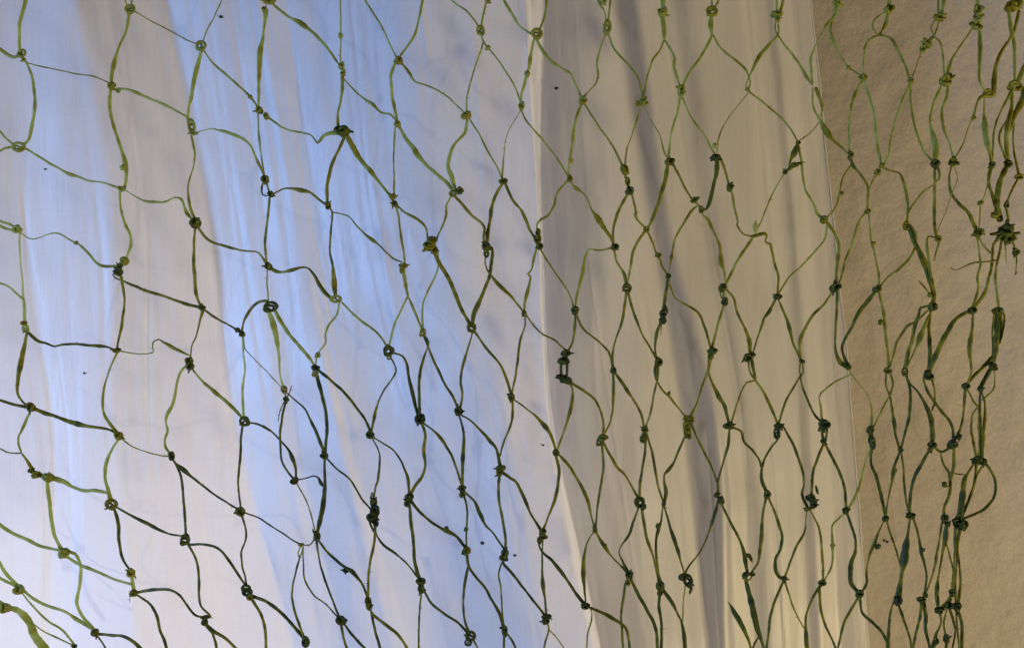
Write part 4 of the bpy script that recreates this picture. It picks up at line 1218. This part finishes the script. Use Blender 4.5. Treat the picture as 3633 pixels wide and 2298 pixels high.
def lump(V, F, A, tone, rr, R=(.6, .5, .6), nu=9, nv=6, sd=0.0, c=Vector((0, 0, 0))):
    b = len(V)
    for i in range(nv+1):
        th = math.pi*i/nv
        for k in range(nu):
            ph = 2*math.pi*k/nu; d = Vector((math.sin(th)*math.cos(ph), math.sin(th)*math.sin(ph), math.cos(th)))
            q = 1+.38*noise.noise(d*1.7+Vector((sd, 0, 0)))
            V.append(c+Vector((d.x*R[0]*q, d.y*R[1]*q, d.z*R[2]*q))); A.append(min(1, max(0, tone+.1*noise.noise(d*2+Vector((sd, 3, 0))))))
    for i in range(nv):
        for k in range(nu):
            F.append((b+i*nu+k, b+(i+1)*nu+k, b+(i+1)*nu+(k+1) % nu, b+i*nu+(k+1) % nu))
def knot_geo(typ, tone, sd, elong):
    """unit-size knot (fits -1..1 in x and z): turns of fibre pulled tight round each other"""
    rr = random.Random(sd); V, F, A = [], [], []
    def loop(rx, rz, ang, r, tilt, cx=0, cz=0, cy=0, m=18):
        P = []
        for i in range(m):
            a = 2*math.pi*i/m
            p = Vector((rx*math.cos(a), tilt*math.sin(a+ang)+cy, rz*math.sin(a)))
            p = Matrix.Rotation(ang, 3, 'Y') @ p; P.append(p+Vector((cx, 0, cz)))
        tube(P, [r*(1+.28*noise.noise((i*.8, sd, 1))) for i in range(m)], 7, V, F, A, tone, True)
    def stub(a, r0, r1, r, tn):
        P = []; bend = rr.uniform(-.4, .4)
        for i in range(5):
            f = i/4; d = r0+(r1-r0)*f
            P.append(Vector((math.cos(a+bend*f)*d, -.25-.2*f, math.sin(a+bend*f)*d)))
        tube(P, [r*q for q in (1, 1.05, 1, .95, .7)], 6, V, F, A, tn)
    if typ == 'o':
        loop(.70, .66, rr.uniform(0, 6), .27, .12)
        loop(.42, .62, rr.uniform(0, 6), .20, .25, rr.uniform(-.3, .3), -.35, .15)
        lump(V, F, A, tone+.05, rr, (.42, .45, .36), sd=sd, c=Vector((rr.uniform(-.5, .5), .05, -.55)))
        if rr.random() < .5: stub(rr.uniform(0, 6.28), .7, 1.15, .15, tone)
    elif typ == 'l':
        lump(V, F, A, tone, rr, (.9, .55, .9), sd=sd)
    else:
        lump(V, F, A, tone, rr, (.66, .6, .66), sd=sd)
        a0 = rr.uniform(0, 6.28)
        loop(.58, .40, a0, .27, .45, rr.uniform(-.15, .15), rr.uniform(-.15, .15), -.15)
        loop(.50, .36, a0+1.4, .25, .5, rr.uniform(-.2, .2), rr.uniform(-.2, .2), -.3)
        if rr.random() < .7: loop(.34, .30, a0+2.6, .22, .3, rr.uniform(-.4, .4), rr.uniform(-.4, .4), -.45)
        for _ in range(rr.choice((0, 1, 1, 2))): stub(rr.uniform(0, 6.28), .45, rr.uniform(1.0, 1.3), .17, tone+.05)
        if typ == 'b':
            for k in range(9): stub(rr.uniform(0, 6.28), .3, rr.uniform(1.0, 1.5), rr.uniform(.12, .22), tone)
    return V, F, A
for i, ln in enumerate(KNT.strip().splitlines()):
    tl, x, y, w, h, rot, tone, typ = ln.split(); x, y, w, h, rot, tone = map(float, (x, y, w, h, rot, tone))
    sx, sy = TX[tl[0]]+x*SC, TY[tl[1]]+y*SC; d = depth(sx, sy)
    V, F, A = knot_geo(typ, tone*.88, i*1.7+2, h/w)  # knot tone carries the same painted shade on top of leaf colour
    k = W*d/D0/PW*SC; R = Matrix.Rotation(math.radians(rot), 3, 'Y')
    ex = .59 if typ == 'k' else .56
    c = ray(sx, sy, d-.0006)
    out = []
    for v in V:
        q = Vector((v.x*w*k*ex, v.y*min(w, h)*k*ex, v.z*h*k*ex)); out.append(tuple(R@q + c - net.location))
    link('fibre_swelling' if typ == 'l' else 'knot', mesh('knot', out, F, attr=A), M_FIB, net)

# ---------------------------------------------------------------- dark flecks caught on the cloth and wall
def fleck(x, t, r, label, onwall=False):
    y = (WY if onwall else cur_y(x, t))-.0012
    # where the view line through (x, t) meets the surface
    rr = random.Random(int(x)); V, F, A = [], [], []
    lump(V, F, A, 1, rr, (1, .5, .8), sd=x)
    k = r*W*y/D0/2408
    s = y/YC
    X, Z = (x-1204)*KM*s, -(t-761.5)*KM*s
    o = link('dark_fleck', mesh('dark_fleck', [(v.x*k, v.y*k, v.z*k) for v in V], F), M_FLECK); o.location = (X, y, Z)
    tag(o, label, 'fleck', None, 'tiny dark flecks on the curtain and wall')
fleck(519, 40, 4.5, 'tiny dark fleck on the curtain near its top edge, between the first two bluish folds')
fleck(1308, 208, 4.5, 'tiny dark fleck on the grey upper middle of the curtain')
fleck(198, 877, 3.2, 'tiny dark fleck on the pale blue left part of the curtain')
fleck(1134, 1276, 5.0, 'largest dark fleck, on the pale blue lower middle of the curtain')
fleck(1210, 1305, 4.0, 'dark fleck just right of the largest one, low on the curtain')
fleck(1277, 1046, 3.0, 'tiny dark fleck beside the edge where the curtain turns from blue to grey')
fleck(106, 398, 3.0, 'tiny dark fleck at the far left of the curtain, in the upper quarter')
fleck(2086, 1273, 3.6, 'tiny dark fleck on the beige wall between net meshes, low at right', True)
